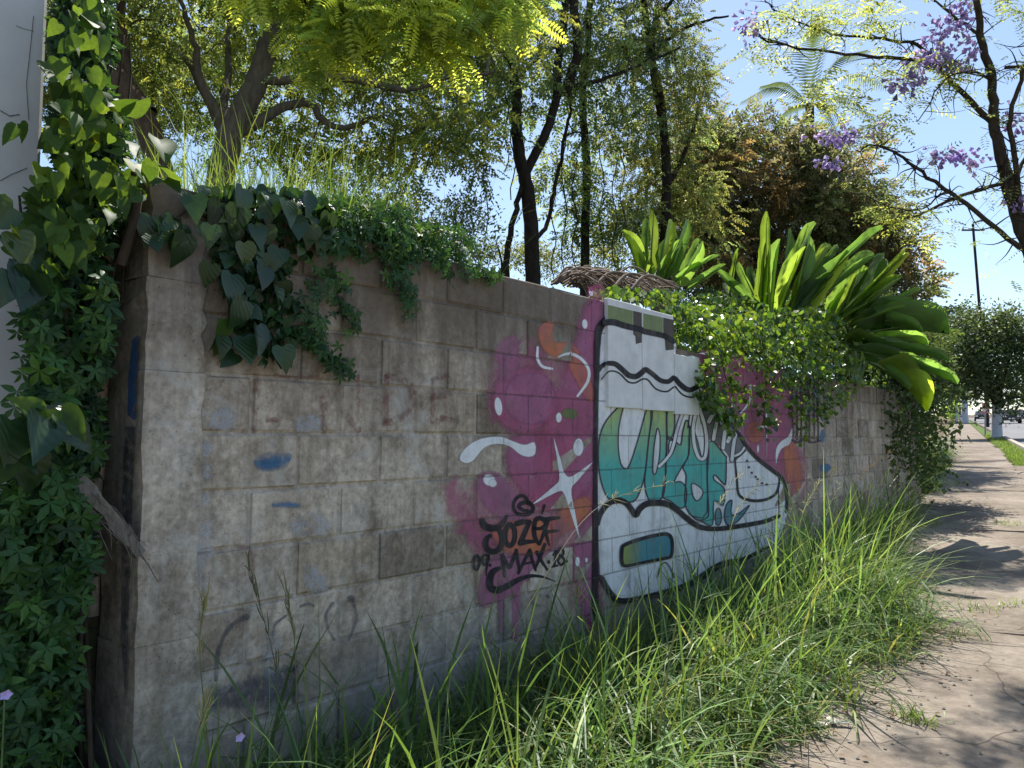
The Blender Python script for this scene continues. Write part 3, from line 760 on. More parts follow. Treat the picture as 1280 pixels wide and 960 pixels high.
p = Paint(L + .0034); p.oval(898, 646, 4, 11, 0, 1); p.poly([(915, 625), (908, 631), (905.6, 646), (909, 655.5), (915, 656), (925, 649), (937.5, 631), (926, 640), (917, 644), (914, 639)], .8, 3); p.build('swoosh', m_paint('paint_swoosh', (.10, .27, .31), .95, .18), boot_o)
p = Paint(L + .0054); an = np.linspace(0, 2 * np.pi, 10, endpoint=False)
p.stroke([(898 + 4 * math.cos(q), 646 + 11 * math.sin(q)) for q in an], [1.3, 1.3], .6, 2, True); p.stroke([(915, 625), (908, 631), (905.6, 646), (909, 655.5), (915, 656), (925, 649), (937.5, 631), (926, 640), (917, 644), (914, 639)], [1.6, 1.3], .7, 3, True); p.build('swoosh_outline', M['p_dark'], boot_o)
# lacing
p = Paint(L + .0056); p.poly([(875, 500), (890, 513), (908, 528), (924, 542), (932, 556), (928, 566), (917, 577), (905, 562), (890, 552), (884, 545), (878, 528)], 1.2, 3); p.build('lacing_backing', M['p_grey'], boot_o)  # flat dark grey paint backing the white laces
lace_paths = [([(870, 515), (866.5, 535), (868, 556), (872.5, 570), (877.5, 574), (882, 569), (883.5, 550), (880.5, 530), (875, 512), (874, 500)], 4.0), ([(854, 514), (847, 535), (843, 552), (838, 567), (830, 577), (824, 583)], 3.6), ([(891, 518), (886, 527)], 5), ([(897, 523), (894, 537), (892, 549)], 4.4), ([(900, 523), (901.5, 530)], 3), ([(907, 535), (905, 548), (904, 560)], 4.6), ([(914, 542), (910, 552)], 4.6), ([(920, 540), (917, 556), (915, 575)], 4.2), ([(931, 559), (926, 566), (919, 570)], 3)]
pb_ = Paint(L + .0062); pw = Paint(L + .0068)
for l, w in lace_paths:
    pb_.stroke(l, [w + 2, w + 2], .7, 4); pw.stroke(l, [w, w], .6, 4); pw.build('lace', M['p_lace'], boot_o); pw = Paint(pw.d)
pb_.build('lace_outline', M['p_dark'], boot_o)
# black contours
p = Paint(L + .0074)
p.stroke([(744, 772), (744.5, 720), (744.5, 640), (745, 560), (746, 480), (747, 430), (750, 410), (758, 400)], [8, 8, 6, 5, 6, 8, 9, 9], 1.2)
p.stroke([(747, 655), (751, 642), (758, 632), (766, 626.5), (775, 625.5), (783, 629), (790, 637), (795, 644), (800, 636), (808, 630), (820, 628.5), (834, 630), (846, 637), (859, 648), (870, 656), (881, 660), (897, 661), (922, 658), (955, 652), (974, 645)], [6, 7, 8, 7, 7, 8, 8, 7, 7, 6, 6, 5], 1.2)
p.stroke([(910, 526), (924, 543), (932, 556), (947, 573), (966, 588), (977, 597), (982, 608), (984, 622), (983, 640)], [3, 4.5, 5, 5, 4.5, 4, 3], 1)
p.stroke([(752, 722), (764, 742), (778, 751), (815, 744), (860, 731), (900, 707), (930, 699), (960, 684)], [6, 7, 7, 6, 8, 9, 6, 4], 1.2)
p.stroke([(932, 563), (925, 570), (919.5, 573), (920, 585), (921.5, 600), (924, 618), (935, 624.5), (947, 626), (960, 623.5), (970, 617), (974, 606), (974.5, 595)], [2, 2, 2, 2.4, 3.2, 4, 3.5, 2.5, 1.6], .8)
p.stroke([(973.5, 612), (974, 640)], [1.2, .8], .6); p.stroke([(854, 500), (862, 515), (860, 535)], [1.2, 1.4], .6)
for x, y in ((934, 576), (936.5, 584), (940, 591), (945, 596), (947.5, 599), (953, 604), (959, 605.5)): p.oval(x, y, 1.3, 1.5, 0, .6)
p.stroke([(781, 681), (800, 674), (820, 669), (834, 667.5), (840, 675), (839.5, 694), (830, 698), (817, 700.5), (800, 704), (782, 707.5), (777.5, 702), (777.5, 687)], [4.6, 4.6, 3.6, 4.6], .9, 4, True)
p.stroke([(822, 722), (826, 708), (832, 703), (838, 710), (843, 722)], [1.4, 1.4], .6); p.stroke([(748.5, 463), (753, 457), (760, 453)], [5, 5], 1)
p.build('boot_contour', M['p_black'], boot_o)
p = Paint(L + .0064); p.poly([(781, 682), (820, 670), (834, 669), (839, 676), (838, 693), (817, 699), (782, 706), (779, 700), (779, 688)], .8, 3); p.build('sole_window', M['p_sole'], boot_o)
# on the panels
p = Paint(PD + .0008)
p.poly([(760, 381), (791, 388.5), (791, 408), (760, 402)], .6, 1, False); p.poly([(804, 391.5), (828.5, 397), (828.5, 416), (804, 412)], .6, 1, False); p.build('green_block', m_paint('paint_sage', (.22, .27, .11), .95, .2, .3, joints=False), boot_o)
p = Paint(PD + .0009)
p.poly([(791.5, 388.5), (802.3, 391), (802.3, 428), (795, 430), (794, 420), (791.5, 418)], .8, 1, False); p.poly([(829, 397), (842.3, 400), (842.3, 437), (832, 438), (831, 424), (829, 422)], .8, 1, False); p.build('bare_strip', m_paint('bare_board', (.095, .075, .06), .95, .15, .4, joints=False), boot_o)
p = Paint(PD + .0014); M['p_black2'] = m_paint('paint_black_panel', C_['black'], .97, .18, .2, joints=False)
p.stroke([(757, 403), (768, 403), (780, 407), (802, 412)], [8, 8, 7], 1); p.stroke([(804, 414), (818, 417), (830, 420), (842, 427)], [7, 7, 6], 1.5)
p.stroke([(760, 454), (769, 455), (777, 461), (786, 469), (795, 470.5), (802, 466), (807, 462), (815, 467), (825, 475), (835, 477), (842, 472)], [6, 7, 7, 6, 6], 1)
p.stroke([(844, 473), (852, 482), (862, 487.5), (873, 483)], [6, 7, 6], 1)
p.stroke([(752, 474), (760, 465), (768, 464), (776, 468), (785, 477), (794, 478.5), (803, 474), (810, 475), (820, 486), (833, 489.5), (842, 484)], [1.8, 2, 2], .7); p.stroke([(844, 483), (853, 493), (864, 496.5), (873, 493)], [2, 2], .7)
p.build('cuff_line', M['p_black2'], boot_o)
# dripping black comb of paint farther along
p = Paint(L + .0024)
for i, x in enumerate((990, 996, 1001, 1007, 1011, 1017, 1022)): p.stroke([(x, 462 + (i * 37) % 20), (x + .6, 500), (x + 1.2, 546 + (i * 13) % 9)], [2.6, 2.2, 1.6], 1.2)
p.stroke([(990, 550), (998, 553), (1006, 548), (1014, 553), (1026, 551)], [2.5, 2], 1); p.build('black_drips', M['p_dark'])
# blue and navy stripe on the pillar's end and corner
def side_patch(name, pts, mat):
    V = []; 
    for x, y, d in pts: V.append(WP(TP - .014, d, on_wall(x, y)[1]))
    return put(name, mesh(name, V, [np.array([list(range(len(pts)))])], mat, cov=[1] * len(pts)), block_wall)
M['p_blue_s'] = m_paint('paint_blue_stripe', (.035, .11, .28), .85, .38, .5, joints=False, rag=.6); M['p_navy_s'] = m_paint('paint_navy_stripe', (.04, .05, .085), .6, .44, .5, joints=False, rag=.9)
side_patch('blue_stripe', [(180, 418, -.012), (180, 424, -.05), (175, 470, -.07), (170, 518, -.066), (170, 526, -.012)], M['p_blue_s'])
side_patch('navy_stripe', [(172, 533, -.012), (172, 533, -.075), (168, 600, -.085), (166, 690, -.075), (160, 800, -.06), (160, 880, -.012)], M['p_navy_s'])
# ================================================================== plants: templates
LEAF4 = (np.array([[0, 0, 0], [.5, .45, .10], [0, 1, -.06], [-.5, .45, .10]]), [np.array([[0, 1, 2], [0, 2, 3]])])
LEAF6 = (np.array([[0, 0, 0], [.34, .25, .06], [.36, .60, .05], [0, 1, -.08], [-.36, .60, .05], [-.34, .25, .06], [0, .45, -.02]]),
         [np.array([[0, 1, 6], [1, 2, 6], [2, 3, 6], [3, 4, 6], [4, 5, 6], [5, 0, 6]])])
def frond(n=8, wid=.30, pin=.055, droop=.22):
    V, F = [], []
    for i in range(n):
        y = .12 + .86 * i / (n - 1); l = wid * math.sin(math.pi * (.18 + .72 * (i / (n - 1)))) + .03
        for sx in (-1, 1):
            a = len(V); z = -droop * y * y
            V += [[0, y, z], [sx * l * .5, y + l * .10 + pin / 2, z + .02], [sx * l, y + l * .32, z - .05], [sx * l * .5, y + l * .22 - pin / 2, z + .01]]
            F.append([a, a + 1, a + 2, a + 3])
    return np.array(V), [np.array(F)]
def spray(n=9, ll=.30, lw=.13):
    V = [[-.012, 0, 0], [.012, 0, 0], [0, .95, -.10]]; F = [[0, 1, 2]]
    for i in range(n):
        y = .18 + .80 * i / (n - 1); sx = -1 if i % 2 else 1; z = -.11 * y * y; a = R(28 + 34 * (1 - y)) * sx if i < n - 1 else 0.0
        d = np.array([math.sin(a), math.cos(a)]); q = np.array([d[1], -d[0]]); l = ll * (1.1 - .35 * y); b = len(V); c = np.array([0, y])
        dz = .05 * math.sin(i * 2.3)
        V += [[*c, z], [*(c + d * l * .45 + q * lw * .5), z + .05 + dz], [*(c + d * l), z - .04 + dz], [*(c + d * l * .45 - q * lw * .5), z + .03 + dz]]
        F += [[b, b + 1, b + 2], [b, b + 2, b + 3]]
    return np.array(V), [np.array(F)]
SPRAY = spray(); SPRAY_F = spray(13, .20, .085)
FROND = frond(10, .24, .115); FROND_S = frond(6, .30, .11)
def palmate(n=5, wid=.17):
    V, F = [[0, 0, 0]], []
    for i in range(n):
        a = (i - (n - 1) / 2) * R(62 if n == 5 else 50); l = 1.0 - .22 * abs(i - (n - 1) / 2) / 2
        d = np.array([math.sin(a), math.cos(a)]); q = np.array([d[1], -d[0]]); b = len(V)
        for f, w, z in ((.45, wid, .05), (.75, wid * .7, .02)):
            c = d * l * f; V += [[*(c + q * w), z], [*(c - q * w), z], [*c, z - .05]]
        V.append([*(d * l), -.14])
        r1, l1, m1, r2, l2, m2, tp = range(b, b + 7)
        F += [[0, r1, m1], [0, m1, l1], [r1, r2, m2], [r1, m2, m1], [m1, m2, l2], [m1, l2, l1], [r2, tp, m2], [m2, tp, l2]]
    return np.array(V), [np.array(F)]
PALM5 = palmate()
def heart():
    half = [(0, 0), (.20, -.12), (.40, -.04), (.47, .18), (.40, .45), (.22, .75), (0, 1.05)]
    V = [[x, y, .10 * x * 2 - .10 * y * y] for x, y in half] + [[-x, y, .10 * x * 2 - .10 * y * y] for x, y in half[1:-1]]
    mid = [len(V), len(V) + 1]; V += [[0, .25, -.01], [0, .6, -.04]]
    Rr = list(range(7)); Lf = [0] + list(range(7, 12)) + [6]; F = []
    for S in (Rr, Lf):
        t = [[S[0], S[1], mid[0]], [S[1], S[2], mid[0]], [S[2], S[3], mid[0]], [S[3], S[4], mid[0]], [S[4], mid[1], mid[0]], [S[4], S[5], mid[1]], [S[5], S[6], mid[1]]]
        F += t if S is Rr else [x[::-1] for x in t]
    return np.array(V), [np.array(F)]
HEART = heart()
def strap(width=.12, fold=.25, bend=.25, n=7, taper=.5):
    """paddle leaf along Y, folded along its rib, tip bending over"""
    V, F = [], []
    for i in range(n + 1):
        s = i / n; w = width * min(1, .10 + s / .22) * (math.sqrt(max(0, 1 - ((s - .80) / .205) ** 2)) if s > .80 else 1) * (1 - .30 * s * s)
        y = s * (1 - bend * .25 * s); z = -bend * s * s
        j1, j2 = rng.uniform(.82, 1.06, 2); wv = .05 * width * math.sin(s * 11 + width * 7)
        V += [[-w * j1, y, z + fold * w + wv], [0, y, z], [w * j2, y, z + fold * w - wv]]
    for i in range(n):
        a = i * 3; F += [[a, a + 1, a + 4, a + 3], [a + 1, a + 2, a + 5, a + 4]]
    return np.array(V), [np.array(F)]

M['bark_grey'] = m_bark('bark_grey', (.09, .075, .062), (.20, .168, .14))
# leaf materials (albedo of the lamina, colour of the light it lets through)
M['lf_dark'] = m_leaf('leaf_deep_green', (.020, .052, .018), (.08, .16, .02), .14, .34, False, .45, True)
M['lf_palm'] = m_leaf('leaf_creeper_green', (.032, .092, .026), (.11, .24, .03), .25, .5, False, .35)
M['lf_mass'] = m_leaf('leaf_creeper_mass', (.030, .085, .022), (.12, .25, .03), .28, .5, True, .35)
M['lf_bright'] = m_leaf('leaf_small_creeper', (.060, .115, .024), (.26, .40, .04), .36, .30, True, .6)
M['lf_acacia'] = m_leaf('leaf_yellow_green', (.26, .31, .07), (.80, .88, .16), .56, .5)
M['lf_olive'] = m_leaf('leaf_olive', (.085, .110, .040), (.46, .52, .13), .5, .42)
M['lf_mid'] = m_leaf('leaf_mid_green', (.095, .125, .050), (.46, .53, .17), .5, .42)
M['lf_brown'] = m_leaf('leaf_russet', (.11, .105, .055), (.46, .40, .17), .46, .40)
M['lf_far'] = m_leaf('leaf_far_dark', (.034, .058, .026), (.16, .22, .06), .32, .5)
M['lf_grey'] = m_leaf('leaf_grey_green', (.085, .10, .055), (.30, .33, .14), .4, .5)
M['flower'] = m_leaf('petal_lilac', (.36, .28, .54), (.54, .45, .74), .45, .6)
M['banana'] = m_leaf('leaf_banana', (.062, .115, .045), (.34, .58, .09), .52, .42, False, .45, mild=True)
M['banana_y'] = m_leaf('leaf_banana_yellow', (.11, .17, .03), (.55, .75, .08), .50, .48, False, .35, mild=True)
M['grass'] = m_leaf('grass_blade', (.105, .160, .058), (.30, .43, .08), .30, .46, True, .35)
M['straw'] = m_leaf('seed_head', (.30, .25, .13), (.45, .38, .18), .4, .6, True, .3)
M['dead'] = m_plain('dead_frond', (.17, .125, .095), .85, .45, 16, .4)

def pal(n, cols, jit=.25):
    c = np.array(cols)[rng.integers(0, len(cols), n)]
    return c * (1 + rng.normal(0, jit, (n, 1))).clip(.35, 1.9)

# ------------------------------------------------------------------ trees
def limb(pts, r0, r1, n=5):
    P = catmull([at(*q) for q in pts], n); P = P + rng.normal(0, .012, P.shape) * np.linspace(.3, 1, len(P))[:, None]
    return P, np.linspace(r0, r1, len(P))
def sample_blobs(blobs, n, shell=.0):
    w = np.array([b[3] * b[4] * (b[6] if len(b) > 6 else 1) for b in blobs]); w = w / w.sum(); out = []
    for i in rng.choice(len(blobs), n, p=w):
        b = blobs[i]; v = rdir(1)[0] * (shell + (1 - shell) * rng.random() ** (1 / 2.4))
        out.append(at(b[0] + v[0] * b[3], b[1] + v[1] * b[4], b[2] + v[2] * b[5]))
    return np.array(out)
def tree(name, label, base, limbs, blobs, ncl, per, cr, tmpl, size, leafmat, cols, bark='bark', group=None, twigr=.012, sides=6, droop=.0, shell=.0, cat='tree', wid=1.0, twigs=2, maxr=.03, flat=.5, crown='crown', trunk='trunk'):
    root = empty(name, base); tag(root, label, cat, group)
    put(trunk, tubes_mesh(trunk, limbs, M[bark], 9), root)
    nodes = np.concatenate([l[0] for l in limbs]); nr = np.concatenate([np.broadcast_to(l[1], len(l[0])) for l in limbs])
    C = sample_blobs(blobs, ncl, shell)
    dd = np.array([np.min(np.linalg.norm(nodes - c, axis=1)) for c in C]); C = C[np.argsort(dd)]
    br = []
    for c in C:
        k_ = int(np.argmin(np.linalg.norm(nodes - c, axis=1))); s = nodes[k_]; ln = np.linalg.norm(c - s)
        if ln < .05: continue
        m1 = s + (c - s) * .35 + rdir(1)[0] * ln * .13 + np.array([0, 0, ln * .06]); m2 = s + (c - s) * .7 + rdir(1)[0] * ln * .12
        P = catmull([s, m1, m2, c], 3); r0 = min(maxr, nr[k_] * .7, .004 + ln * .014 + twigr * .3)
        rr = np.linspace(r0, max(.002, r0 * .35), len(P)); br.append((P, rr))
        nodes = np.concatenate([nodes, P[2:]]); nr = np.concatenate([nr, rr[2:]])
        for _ in range(twigs):
            e = c + rdir(1)[0] * cr * rng.uniform(.7, 1.5); br.append((np.array([P[-3], (P[-3] + e) / 2 + rdir(1)[0] * cr * .15, e]), np.array([rr[-1] * .8, rr[-1] * .6, .0015])))
    if br: put('branches', tubes_mesh('branches', br, M[bark], 5), root)['kind'] = 'stuff'
    N = len(C) * per
    rad = np.repeat(cr * rng.uniform(.6, 1.35, len(C)), per)
    off = rng.normal(size=(N, 3)) * rad[:, None] * np.array([.62, .62, .46])
    big = len(tmpl[0]) > 10
    pos = np.repeat(C, per, axis=0) + off * (.62 if big else 1)
    ax = rdir(N) * (.6 if big else .9) + off / (rad[:, None] + 1e-6) * (.9 if big else .5); ax[:, 2] -= droop; wid = 1.0 if big else wid
    nm = rdir(N) * (1 - flat) + np.array([0, 0, flat])
    ct = np.repeat(pal(len(C), cols, .18), per, axis=0) * (1 + rng.normal(0, .22, (N, 1))).clip(.4, 1.8)
    sc = size * rng.uniform(.6, 1.35, N); S3 = np.stack([sc * wid, sc, sc], 1)
    put(crown, scatter(crown, tmpl[0], tmpl[1], pos, frames(ax, nm), S3, ct, M[leafmat]), root)
    return root

# big branching tree behind the near half of the wall
lim = [limb([(262, 330, 8.6), (275, 230, 8.6), (290, 165, 8.6), (318, 108, 8.6), (332, 66, 8.6), (342, 25, 8.6), (352, -50, 8.5), (372, -180, 8.4)], .17, .07),
       limb([(324, 100, 8.6), (362, 100, 8.5), (420, 97, 8.3), (470, 106, 8.1), (512, 112, 8.0), (560, 98, 7.9), (620, 90, 7.8)], .055, .018),
       limb([(284, 172, 8.6), (325, 152, 8.7), (350, 136, 8.8), (385, 128, 8.9), (402, 148, 9), (432, 160, 9), (470, 148, 9), (500, 160, 9)], .07, .02),
       limb([(282, 172, 8.6), (258, 122, 8.9), (236, 80, 9.2), (192, 40, 9.5), (150, 5, 9.6)], .06, .025),
       limb([(280, 160, 8.6), (250, 98, 8.4), (242, 50, 8.2), (220, -20, 8)], .06, .02), limb([(276, 150, 8.7), (286, 90, 9.4), (284, 30, 9.8), (300, -60, 10)], .055, .02),
       limb([(296, 160, 8.6), (330, 60, 9.2), (400, 20, 9.4), (470, -30, 9.5)], .05, .02)]
TA = tree('umbrella_tree', 'big spreading tree with forked grey trunk rising behind the vine-topped pillar', at(262, 330, 8.6), lim,
     [(330, 60, 11.0, 200, 110, 1.8), (500, 130, 9.4, 110, 70, 1.2), (420, 40, 10.4, 160, 80, 1.5), (220, 110, 11.2, 120, 90, 1.2), (560, 175, 8.3, 60, 60, .8), (350, -90, 9.0, 260, 130, 2.2), (380, 190, 10.2, 140, 40, .8, .9), (450, 225, 10.4, 80, 40, .6, .9), (600, 30, 8.6, 90, 70, 1)],
     500, 16, .36, SPRAY_F, .28, 'lf_olive', [(1, 1, 1), (.8, .9, .8), (1.3, 1.3, .8), (.6, .75, .7), (1.5, 1.35, .8)], 'bark_grey', droop=.3, wid=.55)
# bright ferny spray hanging in front of it from the same tree
lim2 = [limb([(352, -50, 8.5), (380, -120, 7.4), (430, -90, 6.4), (500, -50, 5.9), (570, -30, 5.7), (640, -40, 5.7)], .05, .012), limb([(430, -90, 6.4), (400, -40, 6.0), (360, -20, 5.8), (300, -25, 5.8)], .03, .01)]
put('spray_branch', tubes_mesh('spray_branch', lim2, M['bark'], 7), TA)
def frond_spray(parent, name, blobs, n, size, mat, cols, tmpl=FROND, droop=.55, attach=None):
    P = sample_blobs(blobs, n); ax = rdir(n); ax[:, 2] = ax[:, 2] * .35 - droop * rng.random(n)
    nm = rdir(n) * .5 + np.array([0, -.1, 1.0]); sc = size * rng.uniform(.65, 1.3, n)
    o = put(name, scatter(name, tmpl[0], tmpl[1], P, frames(ax, nm), sc, pal(n, cols, .2), M[mat]), parent)
    return P
SB = [(330, -25, 5.8, 70, 30, .5), (440, 0, 5.9, 90, 42, .6), (540, 10, 5.9, 90, 42, .6), (620, 5, 5.9, 70, 38, .5), (410, 45, 6.1, 60, 30, .5), (500, 55, 6.1, 50, 25, .4), (470, -60, 6.0, 210, 45, .7), (390, 80, 6.3, 30, 14, .3), (560, 60, 6.2, 40, 18, .3)]
fp = frond_spray(TA, 'fern_sprays', SB, 1150, .29, 'lf_acacia', [(1, 1, 1), (1.15, 1.1, .9), (.7, .8, .9), (1.3, 1.2, .8), (.5, .62, .7)])
tw = []
nd = np.concatenate([l[0] for l in lim2])
for c in fp[::9]:
    s = nd[np.argmin(np.linalg.norm(nd - c, axis=1))]; tw.append((catmull([s, (s + c) / 2 + rdir(1)[0] * .08 + np.array([0, 0, .06]), c], 3), np.linspace(.007, .002, 7)))
put('spray_twigs', tubes_mesh('spray_twigs', tw, M['bark'], 4), TA)['kind'] = 'stuff'

# leaning brown trunk farther left
lim = [limb([(215, 300, 7.6), (200, 215, 7.6), (180, 152, 7.6), (140, 92, 7.6), (108, 55, 7.6), (94, 0, 7.6), (84, -80, 7.6)], .135, .10), limb([(172, 150, 7.6), (160, 100, 7.7), (154, 50, 7.8), (150, -10, 7.9), (152, -80, 8)], .055, .035), limb([(190, 140, 7.6), (165, 105, 8.2), (140, 50, 8.6), (128, 0, 9)], .05, .03)]
tree('leaning_tree', 'brown trunk leaning to the left behind the climbing vine', at(215, 300, 7.6), lim,
     [(120, 40, 8.6, 120, 80, 1.2), (60, 110, 8.8, 60, 90, .8), (170, 100, 9.4, 60, 70, .6), (130, -80, 8, 160, 80, 1.6)], 190, 13, .30, SPRAY_F, .28, 'lf_olive', [(1, 1, 1), (.7, .85, .8), (1.5, 1.4, .8)], 'bark_brown', droop=.3, wid=.55)

# twin-stemmed tree in the middle, strung with lianas
lim = [limb([(664, 420, 11), (666, 345, 11), (662, 265, 11), (655, 218, 11), (648, 188, 11), (645, 150, 11), (645, 110, 11), (636, 76, 11), (616, 46, 10.9), (590, 10, 10.8), (570, -70, 10.6)], .17 * .7, .05 * .8),
       limb([(657, 215, 11), (680, 172, 11.1), (694, 130, 11.2), (697, 80, 11.2), (702, 40, 11.2), (714, -40, 11.2)], .10 * .7, .07 * .8), limb([(706, 120, 11.2), (722, 60, 11), (716, 0, 10.9), (712, -80, 10.8)], .11 * .7, .07 * .8),
       limb([(634, 380, 10.9), (634, 318, 10.9), (645, 262, 10.9), (654, 226, 11)], .07 * .7, .045 * .8), limb([(668, 300, 11), (684, 280, 11.3), (694, 230, 11.5), (705, 180, 11.6), (715, 130, 11.8)], .05 * .7, .03 * .8),
       limb([(645, 100, 11), (680, 66, 11.4), (720, 50, 11.6)], .04 * .7, .02 * .8), limb([(704, 110, 11.2), (750, 100, 11.5), (800, 80, 11.8), (850, 60, 12)], .05 * .7, .02 * .8)]
TB = tree('twin_stem_tree', 'slender dark tree with two upright stems and hanging lianas beyond the bare wall top', at(664, 420, 11), lim,
     [(690, 20, 11.5, 120, 90, 1.2), (620, 120, 11, 60, 60, .8), (730, 130, 12, 80, 90, 1), (570, 60, 10.5, 70, 60, .8), (720, 240, 12, 60, 70, .6, .7), (760, 270, 12.6, 60, 60, .6, .8), (680, -110, 11.2, 180, 90, 1.6)],
     300, 9, .38, SPRAY, .27, 'lf_mid', [(1, 1, 1), (.7, .85, .8), (1.35, 1.25, .8), (.55, .7, .6)], 'bark_dark', droop=.35, wid=.55)
li = []
for (x, y0, y1, Y) in ((607, 95, 290, 10.6), (633, 110, 215, 10.6), (641, 120, 250, 10.7), (692, 230, 345, 11), (705, 160, 345, 11.2), (752, 180, 340, 11.6), (768, 200, 335, 11.8), (778, 190, 300, 11.9), (718, 200, 340, 11.4)):
    n = 9; li.append((np.array([at(x + 3.5 * math.sin(i * 1.3 + x), y0 + (y1 - y0) * i / n, Y) for i in range(n + 1)]), np.full(n + 1, .009)))
for l_ in li: put('liana', tubes_mesh('liana', [l_], M['bark_dark'], 5), TB)
# ivy clothed pole-like stems right of it
lim = [limb([(730, 420, 12.5), (731, 330, 12.5), (733, 200, 12.5), (728, 120, 12.5), (736, 40, 12.5), (740, -60, 12.5)], .08, .05)]
tree('ivy_clad_tree', 'thin straight trunk wrapped in ivy between twin-stemmed tree and banana plant', at(730, 420, 12.5), lim,
     [(733, 200, 12.5, 14, 130, .25), (770, 40, 12.8, 70, 70, .9), (715, 280, 12.5, 12, 60, .2), (780, 280, 12.6, 20, 60, .3, .6), (760, -70, 12.8, 100, 60, 1)], 130, 8, .17, SPRAY, .22, 'lf_far', [(1.2, 1.3, 1), (.8, 1, .8), (1.8, 1.7, 1)], 'bark_dark', droop=.4, wid=.6, twigs=1)
lim = [limb([(832, 420, 13), (831, 300, 13), (833, 220, 13), (826, 130, 13), (812, 60, 13), (800, -40, 13)], .10, .05), limb([(826, 150, 13), (815, 80, 12.8), (840, 46, 12.6), (880, 26, 12.4), (912, 20, 12.3)], .045, .015), limb([(815, 75, 12.8), (818, 30, 12.8), (840, 0, 12.8), (860, -40, 12.8)], .05, .02), limb([(832, 240, 13), (860, 180, 13.3), (880, 110, 13.5)], .05, .02)]
tree('feathery_tree', 'tall tree with airy olive foliage left of the open blue sky', at(832, 420, 13), lim,
     [(825, 60, 13, 75, 80, 1.1), (850, 150, 13.3, 55, 100, 1), (790, 190, 13.6, 75, 90, .9), (865, 260, 13.6, 50, 60, .6), (800, 280, 13.4, 55, 45, .6), (800, -80, 13, 110, 70, 1.4)],
     370, 10, .38, SPRAY_F, .28, 'lf_mid', [(1.05, 1.0, .85), (.75, .85, .8), (1.3, 1.2, .8), (1.0, .8, .6)], 'bark_dark', droop=.5, wid=.42)

# russet dense tree
lim = [limb([(886, 440, 16), (884, 330, 16), (888, 270, 16), (905, 225, 16.2), (930, 180, 16.4)], .11, .05), limb([(886, 300, 16), (870, 250, 16), (860, 215, 16)], .07, .03), limb([(888, 280, 16), (940, 250, 16.4), (1000, 220, 17)], .08, .03), limb([(890, 300, 16), (960, 300, 16.6), (1060, 290, 17)], .07, .03)]
tree('russet_tree', 'dense rounded tree with russet brown leaves behind the banana plants', at(886, 440, 16), lim,
     [(890, 195, 16.2, 60, 50, 1), (950, 210, 16.6, 100, 62, 1.4), (1040, 235, 17, 80, 80, 1.4), (1090, 300, 17.2, 55, 60, 1), (960, 300, 16.8, 110, 60, 1.2), (1120, 350, 17.4, 40, 40, .8), (860, 260, 16, 40, 50, .6, .6), (885, 320, 15.8, 60, 36, .7, .8), (980, 350, 16.4, 120, 40, .8, .7)],
     520, 20, .42, SPRAY, .34, 'lf_brown', [(1, 1, 1), (.6, .75, .6), (.8, 1.1, .7), (1.4, 1.05, .8), (.5, .6, .5)], 'bark_dark', droop=.3, wid=.6, shell=.25)
# soft bushes on the bank, seen over the coping
for (nm, lb, x, y, Y, bl, mt, cl) in (
    ('wispy_bush', 'wispy grey green bush rising over the creeper-covered coping', 555, 360, 9, [(580, 285, 9, 40, 50, .5), (540, 290, 8.6, 40, 36, .4), (500, 260, 8.8, 40, 46, .4), (450, 250, 9, 40, 40, .4)], 'lf_grey', [(1, 1, 1), (.7, .8, .7), (1.3, 1.3, .9)]),
    ('low_bush', 'low yellowish bush at the foot of the twin-stemmed tree', 625, 370, 12, [(615, 318, 12, 45, 22, .6), (660, 325, 12.6, 60, 18, .6), (700, 325, 13, 60, 22, .6)], 'lf_grey', [(1.2, 1.2, .7), (.9, 1, .7), (1.5, 1.4, .8)]),
    ('round_bush', 'round olive bush between thin trunks and left banana plant', 770, 370, 14, [(770, 320, 14, 60, 24, .7), (830, 318, 14.4, 40, 30, .6)], 'lf_grey', [(1.1, 1.1, .7), (.8, .9, .6)])):
    lim = [limb([(x, y, Y), (x + 2, y - 40, Y), (x - 6, y - 70, Y)], .03, .008), limb([(x, y - 20, Y), (x + 14, y - 60, Y)], .02, .006)]
    tree(nm, lb, at(x, y, Y), lim, bl, 60, 55, .22, LEAF4, .06, mt, cl, 'bark', cat='bush', wid=.4, droop=-.2, twigs=2, crown='foliage', trunk='stem')

lim = [limb([(960, 470, 9.8), (965, 420, 9.8), (950, 385, 9.8)], .04, .01), limb([(1060, 480, 10.2), (1070, 440, 10.2), (1090, 410, 10.2)], .04, .01), limb([(1000, 470, 10), (900, 440, 9.6), (880, 405, 9.6)], .03, .01)]
tree('undergrowth_bush', 'dark leafy undergrowth filling in behind the sunny creeper and paddle leaves', at(1000, 480, 10), lim, [(905, 402, 9.6, 60, 28, .5), (985, 408, 9.9, 80, 34, .6), (1080, 425, 10.3, 70, 42, .7), (1125, 455, 11.2, 45, 45, .6)], 210, 16, .24, SPRAY, .24, 'lf_far', [(1, 1, 1), (.7, .8, .7), (1.5, 1.5, 1)], 'bark_dark', cat='bush', twigs=1, crown='foliage', trunk='stem')
